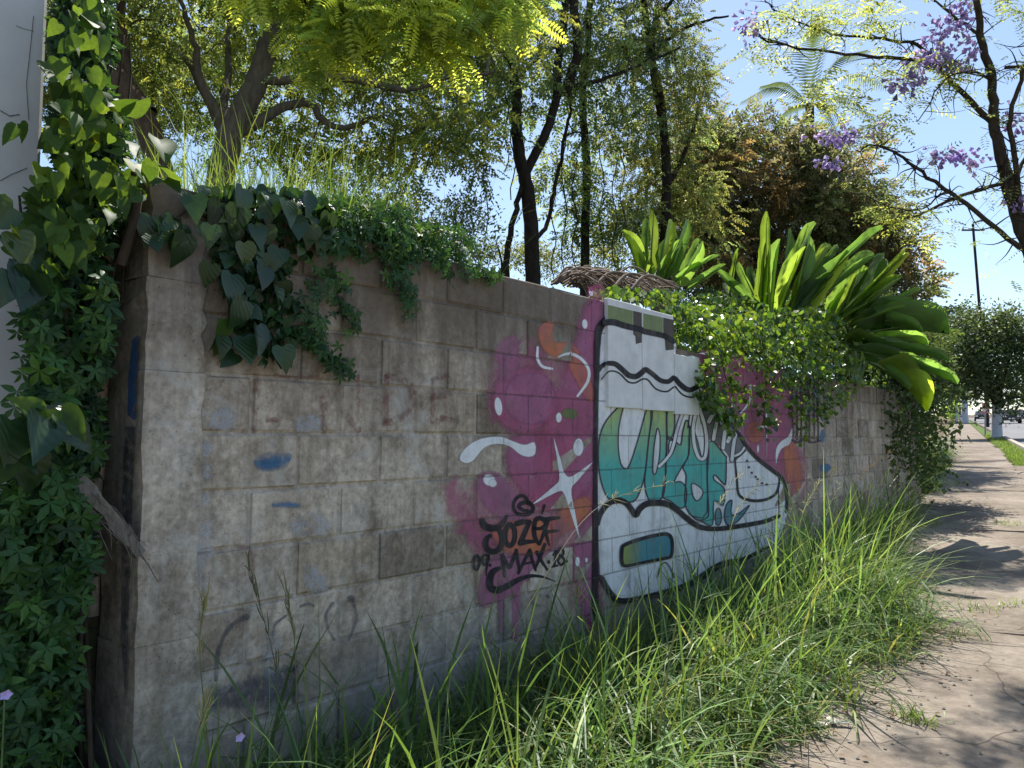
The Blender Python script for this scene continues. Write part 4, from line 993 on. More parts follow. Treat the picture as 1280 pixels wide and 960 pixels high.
# palm whose fronds show above the russet tree
pb0 = at(1012, 130, 24); root = empty('palm_tree', at(1012, 460, 24)); tag(root, 'palm with arching fronds behind the lilac flowering branches', 'palm')
put('trunk', tubes_mesh('trunk', [(np.array([at(1012, 460, 24), at(1015, 300, 24), pb0]), np.array([.18, .15, .13]))], M['bark'], 8), root)
M['lf_palmtree'] = m_leaf('leaf_palm', (.06, .10, .045), (.20, .27, .09), .35, .55)
for k_, (tx, ty) in enumerate(((925, 128), (950, 108), (985, 55), (1045, 40), (1085, 62), (1110, 110), (1105, 160), (1070, 185), (960, 170), (1020, 30), (1050, 175))):
    tip = at(tx, ty, 24 + rng.uniform(-1.4, 1.4)); midp = (pb0 + tip) / 2 + np.array([0, 0, .55 * np.linalg.norm(tip - pb0) * .45])
    P = catmull([pb0, midp, tip], 9); T = np.gradient(P, axis=0); T /= np.linalg.norm(T, axis=1, keepdims=True)
    V, F = [], []
    for i in range(2, len(P)):
        for sgn in (-1, 1):
            for h in (0, .5):
                b = P[i - 1] + (P[i] - P[i - 1]) * h; sdv = np.cross(T[i], [0, 0, 1]); sdv /= np.linalg.norm(sdv) + 1e-9
                l = .55 * math.sin(math.pi * (.12 + .8 * i / len(P))); e = b + sdv * sgn * l * .8 + T[i] * l * .5 - np.array([0, 0, l * .35]); w = T[i] * .03
                a = len(V); V += [b - w, b + w, e]; F.append([a, a + 1, a + 2])
    put('frond', mesh('frond', V, [np.array(F)], M['lf_palmtree'], tint=np.ones((len(V), 3))), root)
    
# flowering tree over the footway
Yj = 9.6; JR = .58
lim = [limb([(1400, 700, 9.0), (1345, 480, 9.2), (1300, 345, 9.4), (1275, 275, 9.5), (1262, 235, Yj), (1252, 195, Yj), (1243, 158, Yj), (1240, 105, Yj), (1226, 45, Yj), (1216, -40, Yj), (1200, -160, 9.4)], .20 * JR, .045 * JR),
       limb([(1275, 260, 9.5), (1268, 190, 9.2), (1262, 150, 9.1), (1276, 100, 9.0), (1292, 40, 8.8), (1300, -60, 8.6)], .06 * JR, .03 * JR),
       limb([(1245, 158, Yj), (1205, 118, 9.7), (1168, 82, 9.8), (1138, 74, 9.9), (1085, 70, 10), (1012, 62, 10.1), (952, 48, 10.2), (944, 28, 10.2)], .065 * JR, .012 * JR),
       limb([(1180, 92, 9.8), (1150, 58, 9.9), (1110, 50, 10), (1050, 44, 10.1), (1006, 30, 10.2), (975, 14, 10.3), (955, 0, 10.3)], .04 * JR, .011 * JR),
       limb([(1288, 318, 9.45), (1252, 292, 9.3), (1198, 247, 9.2), (1160, 222, 9.2), (1122, 192, 9.2), (1090, 182, 9.2), (1070, 190, 9.2)], .06 * JR, .012 * JR),
       limb([(1258, 228, Yj), (1205, 244, 9.5), (1152, 266, 9.4), (1105, 282, 9.3), (1075, 285, 9.3)], .045 * JR, .01 * JR), limb([(1240, 100, Yj), (1215, 90, 9.4), (1180, 100, 9.2), (1150, 150, 9.0)], .03 * JR, .01 * JR),
       limb([(1255, 85, Yj), (1300, 80, 9.4), (1340, 60, 9)], .04 * JR, .02 * JR), limb([(1262, 240, Yj), (1290, 180, 9.8), (1330, 120, 10)], .05 * JR, .02 * JR), limb([(1225, 45, Yj), (1180, 10, 9.9), (1130, -30, 10)], .035 * JR, .012 * JR), limb([(1195, 247, 9.2), (1180, 240, 9), (1150, 262, 9.2), (1110, 258, 9.2), (1080, 240, 9.2)], .022 * JR, .008 * JR),
       limb([(1255, 195, Yj), (1262, 250, 9.3), (1300, 290, 9.2)], .03 * JR, .02 * JR), limb([(1200, -160, 9.4), (1170, -170, 8.4), (1120, -160, 7.4), (1060, -150, 7)], .04 * JR, .012 * JR), limb([(1300, -60, 8.6), (1330, -110, 7.8), (1370, -120, 7)], .03 * JR, .012 * JR)]
root = empty('jacaranda', at(1400, 700, 9.0)); root.location.z = ground_z(root.location.x, root.location.y)
tag(root, 'bare-limbed tree with lilac flower clusters reaching in from the picture edge', 'tree')
put('trunk', tubes_mesh('trunk', lim, M['bark'], 9), root)
nodes = np.concatenate([l[0] for l in lim]); nr = np.concatenate([l[1] for l in lim]); br = []; tips = []
for i in rng.integers(0, len(nodes), 420):
    s = nodes[i]; 
    if nr[i] > .06 and rng.random() < .7: continue
    e = s + rdir(1)[0] * np.array([1, 1, .8]) * rng.uniform(.12, .5); br.append((catmull([s, (s + e) / 2 + rdir(1)[0] * .05, e], 3), np.linspace(min(.010, nr[i] * .7), .002, 7))); tips.append(e)
put('twigs', tubes_mesh('twigs', br, M['bark_dark'], 5), root)['kind'] = 'stuff'
tips = np.array(tips)
FB = [(1010, 22, 10.1, 70, 26, .5), (960, 60, 10.2, 40, 30, .4), (1080, 20, 10, 60, 30, .5), (1020, 110, 9.8, 50, 26, .4), (1060, 130, 9.6, 40, 22, .4), (1110, 160, 9.3, 40, 20, .4), (1120, 265, 9.3, 55, 18, .4), (1140, 285, 9.2, 45, 20, .4), (1180, 90, 9.5, 40, 24, .4), (1275, 20, 9, 30, 20, .4), (1120, 85, 9.9, 60, 20, .4), (1140, 120, 9.5, 40, 20, .4, .6), (1240, -60, 9.6, 180, 50, 1.2), (1130, -150, 7.6, 190, 70, .9, .5), (1330, -90, 7.4, 160, 110, 1.0, .5), (1080, -75, 6.8, 120, 34, .6), (1200, -80, 6.6, 120, 40, .7), (1010, -80, 6.2, 90, 30, .5, .6)]
frond_spray(root, 'fern_leaves', FB, 1600, .30, 'lf_mid', [(1.5, 1.4, .9), (1.1, 1.1, .8), (2.0, 1.8, 1.0)], FROND_S, .35)
n = 260; tp = tips[rng.integers(0, len(tips), n)] + rng.normal(0, .05, (n, 3))
ax = rdir(n); put('sparse_leaves', scatter('sparse_leaves', FROND_S[0], FROND_S[1], tp, frames(ax, rdir(n) * .5 + np.array([0, 0, 1.0])), .20 * rng.uniform(.6, 1.3, n), pal(n, [(1, 1, .8), (.8, .9, .7), (1.4, 1.3, .8)]), M['lf_mid']), root)
bell = (np.array([[0, 0, 0], [.16, .5, 0], [0, .5, .16], [-.16, .5, 0], [0, .5, -.16], [.36, 1, 0], [0, 1, .36], [-.36, 1, 0], [0, 1, -.36]]), [np.array([[0, 1, 2], [0, 2, 3], [0, 3, 4], [0, 4, 1]]), np.array([[1, 5, 6, 2], [2, 6, 7, 3], [3, 7, 8, 4], [4, 8, 5, 1]])])
def flatten(t): 
    F = []
    for f in t[1]:
        for q in f: F += [[q[0], q[1], q[2]]] + ([[q[0], q[2], q[3]]] if len(q) == 4 else [])
    return t[0], [np.array(F)]
bell = flatten(bell)
for (x, y, rx, ry, nn) in ((935, 32, 12, 16, 40), (1178, 40, 14, 18, 60), (1195, 30, 12, 14, 40), (1168, 68, 14, 12, 50), (1188, 78, 10, 10, 36), (1152, 80, 12, 14, 46), (1128, 105, 16, 8, 46), (1215, 60, 10, 14, 36), (1040, 170, 20, 8, 60), (1062, 166, 10, 7, 30), (1095, 162, 9, 10, 36), (1040, 202, 12, 5, 26), (1176, 194, 13, 8, 44), (1214, 196, 14, 9, 50), (1266, 150, 10, 14, 30), (1272, 250, 8, 6, 20), (1205, 8, 10, 14, 30)):
    Yc = 9.5 if x > 1100 else 10.0
    c0 = at(x, y, Yc); P = np.array([at(x + rng.normal(0, .55) * rx, y + rng.normal(0, .55) * ry, Yc + rng.normal(0, .12)) for _ in range(nn)])
    ax = P - c0 + rdir(nn) * .05 + np.array([0, 0, -.06]); put('flower_cluster', scatter('flower_cluster', bell[0], bell[1], P, frames(ax, rdir(nn)), .082 * rng.uniform(.6, 1.2, nn), pal(nn, [(1, 1, 1), (1.2, 1.1, 1.1), (.7, .7, .85)], .15), M['flower']), root)['kind'] = 'stuff'

# clipped dark street trees with whitewashed trunks, down the footway
M['whitewash'] = m_plain('whitewash', (.55, .57, .62), .9, .15, 10, .3)
def street_tree(name, label, gx, gy, wpx, blobs, ncl, white_top, cols, Y=None, mat='lf_far'):
    g = on_ground(gx, gy); Y = g[1]; r0 = wpx / 2 * Y / FOC
    c = at(gx, white_top, Y); topz = at(gx, blobs[0][1], Y)
    root = empty(name, g); tag(root, label, 'tree', 'street trees on the verge')
    o = put('whitewashed_trunk', tubes_mesh('whitewashed_trunk', [(np.array([g - [0, 0, .1], g * .5 + c * .5, c]), np.array([r0 * 1.25, r0, r0 * .95]))], M['whitewash'], 12), root)
    lim = [(catmull([c, c * .5 + topz * .5 + [.1, 0, 0], topz], 4), np.linspace(r0 * .94, r0 * .4, 9))]
    bl = [(b[0], b[1], Y + b[2], b[3], b[4], b[5]) for b in blobs]
    for k_ in range(5): q = sample_blobs(bl, 1)[0]; lim.append((catmull([c, (c + q) / 2 + [0, 0, .3], q], 3), np.linspace(r0 * .5, .02, 7)))
    put('trunk', tubes_mesh('trunk', lim, M['bark_dark'], 7), root)
    C = sample_blobs(bl, ncl, .45); per = 60; N = ncl * per; off = rng.normal(size=(N, 3)) * .30
    pos = np.repeat(C, per, axis=0) + off; ct = np.repeat(pal(ncl, cols, .2), per, axis=0) * (1 + rng.normal(0, .2, (N, 1))).clip(.4, 1.8)
    put('crown', scatter('crown', LEAF4[0], LEAF4[1], pos, frames(rdir(N), rdir(N) * .5 + np.array([0, 0, .5])), np.stack([.10 * rng.uniform(.6, 1.3, N), .15 * rng.uniform(.6, 1.3, N), np.full(N, .1)], 1) * max(1.0, Y / 34), ct, M[mat]), root)
    return root
street_tree('clipped_tree', 'dark dense clipped tree with thick whitewashed trunk on the verge', 1246, 549, 11, [(1240, 450, 0, 66, 46, 1.6), (1195, 465, 0, 48, 44, 1.2), (1270, 470, 0, 40, 50, 1.4), (1225, 415, 0, 45, 28, 1.2), (1262, 420, 0, 40, 30, 1.2)], 300, 506, [(1, 1, 1), (.7, .8, .7), (1.5, 1.4, 1.2)])
street_tree('clipped_tree', 'smaller dark tree with pale trunk farther up the footway', 1206, 529, 7, [(1180, 455, 0, 45, 40, 2), (1160, 430, 0, 40, 40, 2), (1200, 440, 0, 40, 45, 2), (1180, 400, 0, 50, 20, 2), (1150, 465, 0, 45, 40, 2)], 420, 500, [(1, 1, 1), (.7, .8, .7), (1.3, 1.4, 1)])
street_tree('clipped_tree', 'distant green tree closing the view beyond the parked cars', 1300, 519, 5, [(1285, 490, 0, 60, 22, 4), (1230, 485, 0, 40, 14, 4), (1330, 470, 0, 60, 40, 4)], 120, 512, [(1.6, 1.8, 1.4), (1.2, 1.4, 1)])
g = on_ground(1192, 524)
root = empty('far_hedge', g); tag(root, 'pale green bush far up at the end of the footway', 'bush')
N = 2600; P = np.array([at(1190 + rng.normal(0, 8), 512 + rng.normal(0, 7), g[1] + rng.normal(0, 2)) for _ in range(N)])
put('foliage', scatter('foliage', LEAF4[0], LEAF4[1], P, frames(rdir(N), rdir(N) + np.array([0, 0, .7])), .35 * rng.uniform(.5, 1.2, N), pal(N, [(1.2, 1.4, .7), (1.8, 2, 1)]), M['lf_mid']), root)
put('stem', tubes_mesh('stem', [(np.array([g - [0, 0, .2], g + [0, 0, 1.0]]), np.array([.15, .08]))], M['bark'], 6), root)
# ================================================================== climbers and herbs near the wall
def leaf_meshes(tmpl, mat, name, var=3):
    out = []
    for i in range(var):
        r_ = np.random.default_rng(70 + i); V = tmpl[0] * np.array([r_.uniform(.9, 1.12), 1, r_.uniform(.6, 2.2)]) + r_.normal(0, .018, tmpl[0].shape)
        V[:, 2] += -.12 * r_.uniform(-.3, 1.6) * V[:, 1] ** 2
        out.append(mesh(name, V, tmpl[1], mat, smooth=True))
    return out
def leaves_on(root, meshes, P, ax, nm, size, name='leaf'):
    F = frames(np.asarray(ax, float), np.asarray(nm, float))
    for i in range(len(P)):
        o = bpy.data.objects.new(name, meshes[int(rng.integers(0, len(meshes)))]); COL.objects.link(o); o.parent = root
        m4 = np.eye(4); m4[:3, :3] = F[i] * size[i]; m4[:3, 3] = P[i] - np.array(root.location)
        o.matrix_basis = Matrix(m4.tolist())
def wall_blobs(blobs, n, dmin, dmax):
    w = np.array([b[2] * b[3] * (b[4] if len(b) > 4 else 1) for b in blobs], float); w /= w.sum(); out = []
    for i in rng.choice(len(blobs), n, p=w):
        b = blobs[i]; r_ = math.sqrt(rng.random()); a = rng.uniform(0, 2 * math.pi)
        out.append(wallpt(b[0] + b[2] * r_ * math.cos(a), b[1] + b[3] * r_ * math.sin(a), rng.uniform(dmin, dmax)))
    return np.array(out)
UP = np.array([0, 0, 1.0])
hm = leaf_meshes(HEART, M['lf_dark'], 'heart_leaf'); pm = leaf_meshes(PALM5, M['lf_palm'], 'palmate_leaf')
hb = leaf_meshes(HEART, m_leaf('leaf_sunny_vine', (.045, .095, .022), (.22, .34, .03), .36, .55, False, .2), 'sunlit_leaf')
def down(n, spread=.6): return np.array([0, 0, -1.0]) + rdir(n) * spread
def facing(n, up=.55, jit=.45): return EN * 1.0 + UP * up + rdir(n) * jit

# --- left: climber on the white wall and in the gap
base = wallpt(70, 1150, .1); base[2] = ground_z(base[0], base[1])
lv = empty('climbing_vine', base); tag(lv, 'thick climbing vine with star-shaped leaves hiding the corner by the white wall', 'vine')
st = []
for k_ in range(16):
    x = rng.uniform(40, 105); n = 7
    st.append((np.array([wallpt(x + 16 * math.sin(i * .9 + k_) + rng.normal(0, 5), 1100 - i * rng.uniform(105, 128), rng.uniform(-.22, .0)) for i in range(n + 1)]), np.linspace(.010, .004, n + 1)))
put('stems', tubes_mesh('stems', st, M['bark'], 5), lv)['kind'] = 'stuff'
LB = [(105, 45, 36, 70), (112, 170, 44, 70), (100, 270, 56, 55), (90, 400, 50, 100), (78, 540, 48, 80), (52, 690, 58, 110), (42, 860, 56, 105), (40, 990, 60, 60)]
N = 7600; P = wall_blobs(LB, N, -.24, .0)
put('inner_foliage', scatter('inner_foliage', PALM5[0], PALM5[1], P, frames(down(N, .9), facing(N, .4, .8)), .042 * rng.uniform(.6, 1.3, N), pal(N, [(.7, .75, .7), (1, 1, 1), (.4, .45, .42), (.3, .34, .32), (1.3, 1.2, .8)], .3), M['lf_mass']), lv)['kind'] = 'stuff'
PB = [(88, 400, 54, 90), (82, 530, 50, 70), (58, 690, 60, 105, 1.3), (48, 850, 60, 100, 1.3), (40, 470, 24, 100, .6)]
N = 298; P = wall_blobs(PB, N, -.02, .12)
leaves_on(lv, pm, P, down(N, .7), facing(N, .5, .4), .049 * rng.uniform(.7, 1.35, N))
# big-leaved vine above it, catching the sun
base = wallpt(120, 400, .05)
hv = empty('heart_leaf_vine', base); tag(hv, 'sunlit large-leaved vine spilling over the corner above the star-leaved climber', 'vine')
st = []
for k_ in range(9):
    st.append((np.array([wallpt(84 + k_ * 9 + 8 * math.sin(i + k_), 380 - i * 48, rng.uniform(-.20, -.05)) for i in range(8)]), np.linspace(.005, .003, 8)))
st.append((np.array([wallpt(150, 330, -.02), wallpt(165, 285, .03), wallpt(172, 250, .06), wallpt(168, 215, .05)]), np.linspace(.02, .012, 4)))
put('stems', tubes_mesh('stems', st, M['bark'], 5), hv)['kind'] = 'stuff'
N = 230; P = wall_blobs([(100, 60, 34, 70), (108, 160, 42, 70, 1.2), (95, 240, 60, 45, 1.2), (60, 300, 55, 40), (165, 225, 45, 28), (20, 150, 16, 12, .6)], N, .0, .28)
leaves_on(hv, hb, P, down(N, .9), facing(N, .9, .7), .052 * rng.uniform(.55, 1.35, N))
for (x, y, tx, ty, w) in ((118, 166, 152, 168, 1.0), (150, 176, 172, 186, 1.0), (170, 205, 190, 235, 1.1), (200, 175, 212, 200, .9), (70, 85, 66, 100, .8), (150, 140, 168, 118, .8), (165, 145, 185, 120, .8), (215, 225, 190, 185, .9)):
    a = wallpt(x, y, .08); b = wallpt(tx, ty, .16); ln = np.linalg.norm(b - a)
    leaves_on(hv, hb, [a], [b - a], [UP + EN * .6 + rdir(1)[0] * .3], [min(.10, max(.07, ln))])
N = 14; P = wall_blobs([(25, 330, 26, 22), (30, 300, 30, 20), (35, 270, 25, 30), (28, 545, 26, 26), (60, 530, 25, 25)], N, .20, .30)
leaves_on(hv, hm, P, down(N, .9), facing(N, .5, .3), .105 * rng.uniform(.8, 1.2, N))
for (x, y, tx, ty, s) in ((40, 535, 10, 570, 1.2), (48, 520, 30, 505, 1), (75, 515, 108, 545, 1.1), (60, 512, 48, 540, 1), (10, 560, -5, 600, 1.2)):
    a = wallpt(x, y, .28); b = wallpt(tx, ty, .30); leaves_on(hv, hb, [a], [b - a], [EN + UP * .5], [.085 * s])

# --- heart-leaved climber hanging over the pillar top
base = wallpt(300, 250, -.05)
cv = empty('hanging_vine', base); tag(cv, 'dark heart-leaved vine hanging over the wall beside the pillar', 'vine')
st = []
for pts in ([(330, 240), (310, 290), (290, 350), (285, 420)], [(340, 240), (335, 320), (320, 390), (310, 440)], [(360, 245), (355, 330), (350, 400), (358, 450)], [(260, 240), (225, 270), (190, 290)], [(250, 245), (330, 262), (420, 280), (460, 290)]):
    st.append((catmull([wallpt(x, y, .03) for x, y in pts], 4), np.full(4 * (len(pts) - 1) + 1, .004)))
put('stems', tubes_mesh('stems', st, M['bark'], 5), cv)['kind'] = 'stuff'
spec = [(290, 362, 1.15), (282, 418, 1.15), (306, 395, 1.1), (322, 425, 1.15), (305, 440, 1.0), (352, 452, .95), (268, 348, .85), (300, 322, .9), (338, 300, .95), (318, 300, .9), (232, 312, 1.2), (262, 300, .8), (186, 290, 1.0), (205, 298, .8), (246, 262, 1.0), (388, 300, .9), (405, 312, .9), (372, 288, 1.0), (350, 330, .9), (330, 352, .9), (345, 375, .9), (275, 440, .8), (300, 255, 1.1), (335, 262, 1.1), (360, 270, 1.0), (280, 272, 1.0), (312, 278, 1.0), (385, 262, .9), (410, 285, .9), (290, 300, .9)]
for (x, y, s) in spec:
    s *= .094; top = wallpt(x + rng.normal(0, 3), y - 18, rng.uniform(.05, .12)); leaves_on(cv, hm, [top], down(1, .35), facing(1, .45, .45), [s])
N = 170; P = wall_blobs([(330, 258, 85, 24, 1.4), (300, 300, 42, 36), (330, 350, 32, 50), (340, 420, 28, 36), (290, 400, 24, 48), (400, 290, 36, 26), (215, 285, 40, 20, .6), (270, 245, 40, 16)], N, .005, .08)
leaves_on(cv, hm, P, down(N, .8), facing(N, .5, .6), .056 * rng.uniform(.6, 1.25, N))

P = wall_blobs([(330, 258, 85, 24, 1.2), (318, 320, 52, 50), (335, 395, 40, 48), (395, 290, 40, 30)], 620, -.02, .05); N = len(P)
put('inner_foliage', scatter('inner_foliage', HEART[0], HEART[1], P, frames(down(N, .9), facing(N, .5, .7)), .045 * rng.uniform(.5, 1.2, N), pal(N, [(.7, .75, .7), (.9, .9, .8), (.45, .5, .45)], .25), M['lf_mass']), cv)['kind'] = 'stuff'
# --- small-leaved creeper along the coping and its trailing strands
base = wallpt(460, 290, -.05)
sv = empty('trailing_creeper', base); tag(sv, 'small-leaved creeper trailing along the coping between hanging vine and bare edge', 'vine')
strands = [[(500, 320), (505, 350), (508, 378), (510, 392)], [(470, 310), (480, 340), (492, 360)], [(415, 330), (420, 360), (428, 390), (440, 405)], [(392, 330), (396, 380), (402, 430), (412, 455), (435, 464)], [(372, 380), (388, 420), (402, 448)], [(540, 325), (560, 345)], [(600, 345), (620, 352)], [(440, 280), (500, 300), (560, 322), (610, 342)], [(380, 270), (440, 285), (500, 305)]]
st = [(catmull([wallpt(x, y, .02 + .02 * rng.random()) for x, y in s], 4), np.full(4 * (len(s) - 1) + 1, .0028)) for s in strands]
put('stems', tubes_mesh('stems', st, M['bark'], 4), sv)['kind'] = 'stuff'
P = np.concatenate([np.repeat(s[0], 2, axis=0) + rng.normal(0, .022, (2 * len(s[0]), 3)) + EN * .02 for s in st] + [wall_blobs([(470, 292, 80, 28, 1.2), (555, 315, 50, 20), (500, 340, 16, 40), (600, 340, 26, 10), (395, 390, 12, 60, .6)], 150, .0, .09)])
N = len(P); leaves_on(sv, pm, P, down(N, .8), facing(N, .5, .45), .040 * rng.uniform(.7, 1.35, N))
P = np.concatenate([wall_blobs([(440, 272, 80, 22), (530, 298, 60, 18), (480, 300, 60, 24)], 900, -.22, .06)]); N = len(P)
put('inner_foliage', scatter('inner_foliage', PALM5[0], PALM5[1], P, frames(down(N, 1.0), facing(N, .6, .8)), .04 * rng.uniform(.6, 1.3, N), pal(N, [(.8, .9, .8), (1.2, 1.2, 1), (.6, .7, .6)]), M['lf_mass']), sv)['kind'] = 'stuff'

# --- bright small-leaved creeper over the panels and the stepped part
base = wallpt(950, 450, -.05)
bc = empty('sunny_creeper', base); tag(bc, 'sunlit round-leaved creeper cascading over the lower wall under the banana plants', 'vine')
strands = [[(885, 450), (880, 480), (886, 505), (902, 520), (918, 525)], [(880, 470), (892, 490), (905, 510), (915, 530)], [(900, 440), (910, 480), (930, 492)], [(960, 440), (958, 480), (955, 520), (958, 530)], [(1000, 440), (1003, 500), (1000, 545)], [(1025, 440), (1030, 490), (1028, 525)], [(1040, 450), (1048, 490), (1046, 505)], [(1012, 440), (1018, 480), (1024, 520)], [(985, 450), (980, 470), (975, 480)], [(940, 380), (960, 440), (990, 430)], [(1060, 440), (1064, 480)], [(1090, 450), (1092, 480)]]
st = [(catmull([wallpt(x, y, .06 + .05 * rng.random()) for x, y in s], 4), np.full(4 * (len(s) - 1) + 1, .004)) for s in strands]
put('stems', tubes_mesh('stems', st, M['bark'], 4), bc)['kind'] = 'stuff'
P = [np.repeat(s[0], 9, axis=0) + rng.normal(0, .045, (9 * len(s[0]), 3)) + EN * .02 for s in st]
P.append(wall_blobs([(918, 408, 50, 18, 1.2), (975, 412, 66, 28, 1.3), (1020, 425, 42, 45, 1.1), (900, 432, 18, 26), (1080, 455, 40, 35, .8), (945, 440, 50, 22)], 2900, -.34, .18))
P.append(wall_blobs([(800, 368, 60, 9), (770, 362, 30, 6), (855, 388, 32, 12, 1.2), (868, 416, 26, 24, 1.6)], 900, -.36, -.03))
P.append(wall_blobs([(955, 392, 110, 26), (900, 385, 50, 22), (1060, 420, 60, 40)], 2400, -.95, -.35))
P.append(wall_blobs([(1005, 490, 26, 40), (960, 490, 20, 26), (890, 490, 14, 26), (1045, 480, 22, 30), (1000, 455, 60, 22)], 420, .02, .14))
P = np.concatenate(P); N = len(P)
RND = (np.array([[0, 0, 0], [.42, .18, .08], [.45, .62, .06], [0, .95, -.06], [-.45, .62, .06], [-.42, .18, .08]]), [np.array([[0, 1, 2], [0, 2, 3], [0, 3, 4], [0, 4, 5]])])
put('leaves', scatter('leaves', RND[0], RND[1], P, frames(down(N, 1.0), UP * .8 + EN * .6 + rdir(N) * .75), .047 * rng.uniform(.5, 1.35, N), pal(N, [(1, 1, 1), (1.2, 1.2, .9), (.6, .75, .7), (1.4, 1.2, .7), (.45, .6, .5)]), M['lf_bright']), bc)['kind'] = 'stuff'

# --- shrubs burying the far end of the wall
hg = empty('overgrown_hedge', SP(12.5, -1.2)); tag(hg, 'dark overgrown hedge burying the far end of the wall by the footway', 'hedge')
hp = []
for _ in range(330):
    a = rng.uniform(10.2, 24) ; e = -1.5 - .012 * a - rng.uniform(0, 1.0); hmax = 1.9 + .3 * math.sin(a * 1.3)
    hp.append(SP(a, e, rng.uniform(.15, 1) * hmax))
    if a < 13.2: hp[-1] = WP(rng.uniform(10.2, 13.0), rng.uniform(-.1, .2), rng.uniform(1.0, 2.6))
hp = np.array(hp); per = 60; N = len(hp) * per; P = np.repeat(hp, per, axis=0) + rng.normal(0, .17, (N, 3))
put('foliage', scatter('foliage', LEAF4[0], LEAF4[1], P, frames(rdir(N), rdir(N) * .6 + UP * .5), np.stack([.05 * rng.uniform(.6, 1.3, N), .08 * rng.uniform(.6, 1.3, N), np.full(N, .06)], 1), pal(N, [(1.0, 1.2, .9), (.7, .85, .65), (1.5, 1.6, 1), (1.3, 1.1, .8)]), M['lf_far']), hg)
br = [(catmull([SP(a := rng.uniform(10.5, 23), -1.6, 0), SP(a, -1.4, .8) + rdir(1)[0] * .2, SP(a, -1.2, 1.5) + rdir(1)[0] * .3], 3), np.linspace(.03, .008, 7)) for _ in range(26)]
put('branches', tubes_mesh('branches', br, M['bark_dark'], 5), hg)['kind'] = 'stuff'

# --- dead palm fronds thrown over the coping
base = wallpt(765, 370, -.1); df = empty('dead_fronds', base); tag(df, 'pile of dry brown palm fronds lying on the wall top', 'dead fronds')
tb = []
for k_ in range(150):
    f = rng.random(); x0 = 688 + 100 * rng.random() ** 1.1; y0 = 352 + (x0 - 690) * .16 + rng.normal(0, 2); Y0 = on_depth = 4.9 + (x0 - 690) * .012 + rng.uniform(0, .5)
    h = rng.uniform(4, 30); L_ = rng.uniform(40, 95)
    pts = [at(x0, y0, Y0), at(x0 + L_ * .35, y0 - h * .75 + rng.normal(0, 3), Y0 + .05), at(x0 + L_ * .7, y0 - h * .55 + L_ * .08 + rng.normal(0, 3), Y0 + .1), at(min(838, x0 + L_), y0 + L_ * .22 + rng.uniform(-4, 14), Y0 + .1)]
    tb.append((catmull(pts, 4), np.linspace(.008, .003, 13) * rng.uniform(.6, 1.3)))
put('strands', tubes_mesh('strands', tb, M['dead'], 4), df)['kind'] = 'stuff'
tb = []
for k_ in range(5):
    x0 = 700 + 22 * k_; tb.append((catmull([at(x0, 352 + k_ * 3, 5.2), at(x0 + 22, 336 + k_ * 2, 5.3), at(x0 + 60, 340 + k_ * 5, 5.4)], 4), np.linspace(.014, .007, 9)))
put('frond_ribs', tubes_mesh('frond_ribs', tb, M['dead'], 6), df)

# --- banana-like plants: every blade its own leaf
def paddles(name, label, base_px, Y, blades):
    b0 = at(*base_px, Y); root = empty(name, b0); tag(root, label, 'plant', 'paddle-leaved plants behind the wall')
    stalks = []
    extra = [(bx + rng.normal(0, 8), by + rng.normal(0, 5), tx + rng.normal(0, 16), ty + abs(rng.normal(0, 16)) + 6, w * rng.uniform(.6, .95), int(rng.random() < .3)) for (bx, by, tx, ty, w, yel) in blades]
    for (bx, by, tx, ty, w, yel) in blades:
        dy = rng.uniform(-.35, .35); a = at(bx, by, Y + rng.uniform(-.12, .12)); b = at(tx, ty, Y + dy); ln = np.linalg.norm(b - a); wd = w * Y / FOC
        me = mesh('leaf', strap(.5, rng.uniform(.25, .8), rng.uniform(.04, .2), 14, .42)[0], strap(.5, .3, .1, 14)[1], M['banana_y' if yel else 'banana'], smooth=True)
        o = bpy.data.objects.new('leaf', me); COL.objects.link(o); o.parent = root
        nm = np.array([rng.uniform(-.9, .9), -1.0, rng.uniform(-.1, .7)]) if base_px[0] < 1000 or ty < 385 else np.array([rng.uniform(-.2, .2), -.55, 1.0]); Fm = frames((b - a)[None], nm[None])[0]
        m4 = np.eye(4); m4[:3, :3] = Fm @ np.diag([wd * ((.56 if base_px[0] < 1000 else .5) if ty < 385 else .36), ln * 1.04, ln * .8]); m4[:3, 3] = a - b0; o.matrix_basis = Matrix(m4.tolist())
        stalks.append((np.array([b0 + np.array([0, 0, -.5]), (a + b0) / 2 - np.array([0, 0, .1]), a, a + (b - a) * .9]), np.array([.03, .022, .012, .003])))
    for s_ in stalks: put('stalk', tubes_mesh('stalk', [s_], M['banana_st'], 6), root)
M['banana_st'] = m_plain('banana_stalk', (.10, .15, .05), .6, .3)
paddles('banana_plant', 'small clump of upright paddle leaves behind the dead palm fronds', (825, 365), 7.4, [(800, 350, 783, 286, 17, 1), (812, 350, 818, 252, 23, 1), (820, 350, 837, 276, 15, 1), (828, 350, 862, 274, 17, 0), (815, 350, 800, 296, 20, 0), (838, 355, 897, 316, 12, 0), (850, 358, 874, 300, 18, 0), (806, 352, 808, 270, 22, 0), (825, 350, 845, 290, 22, 0), (840, 356, 880, 305, 24, 0), (830, 355, 856, 300, 20, 0), (860, 362, 905, 330, 20, 0)])
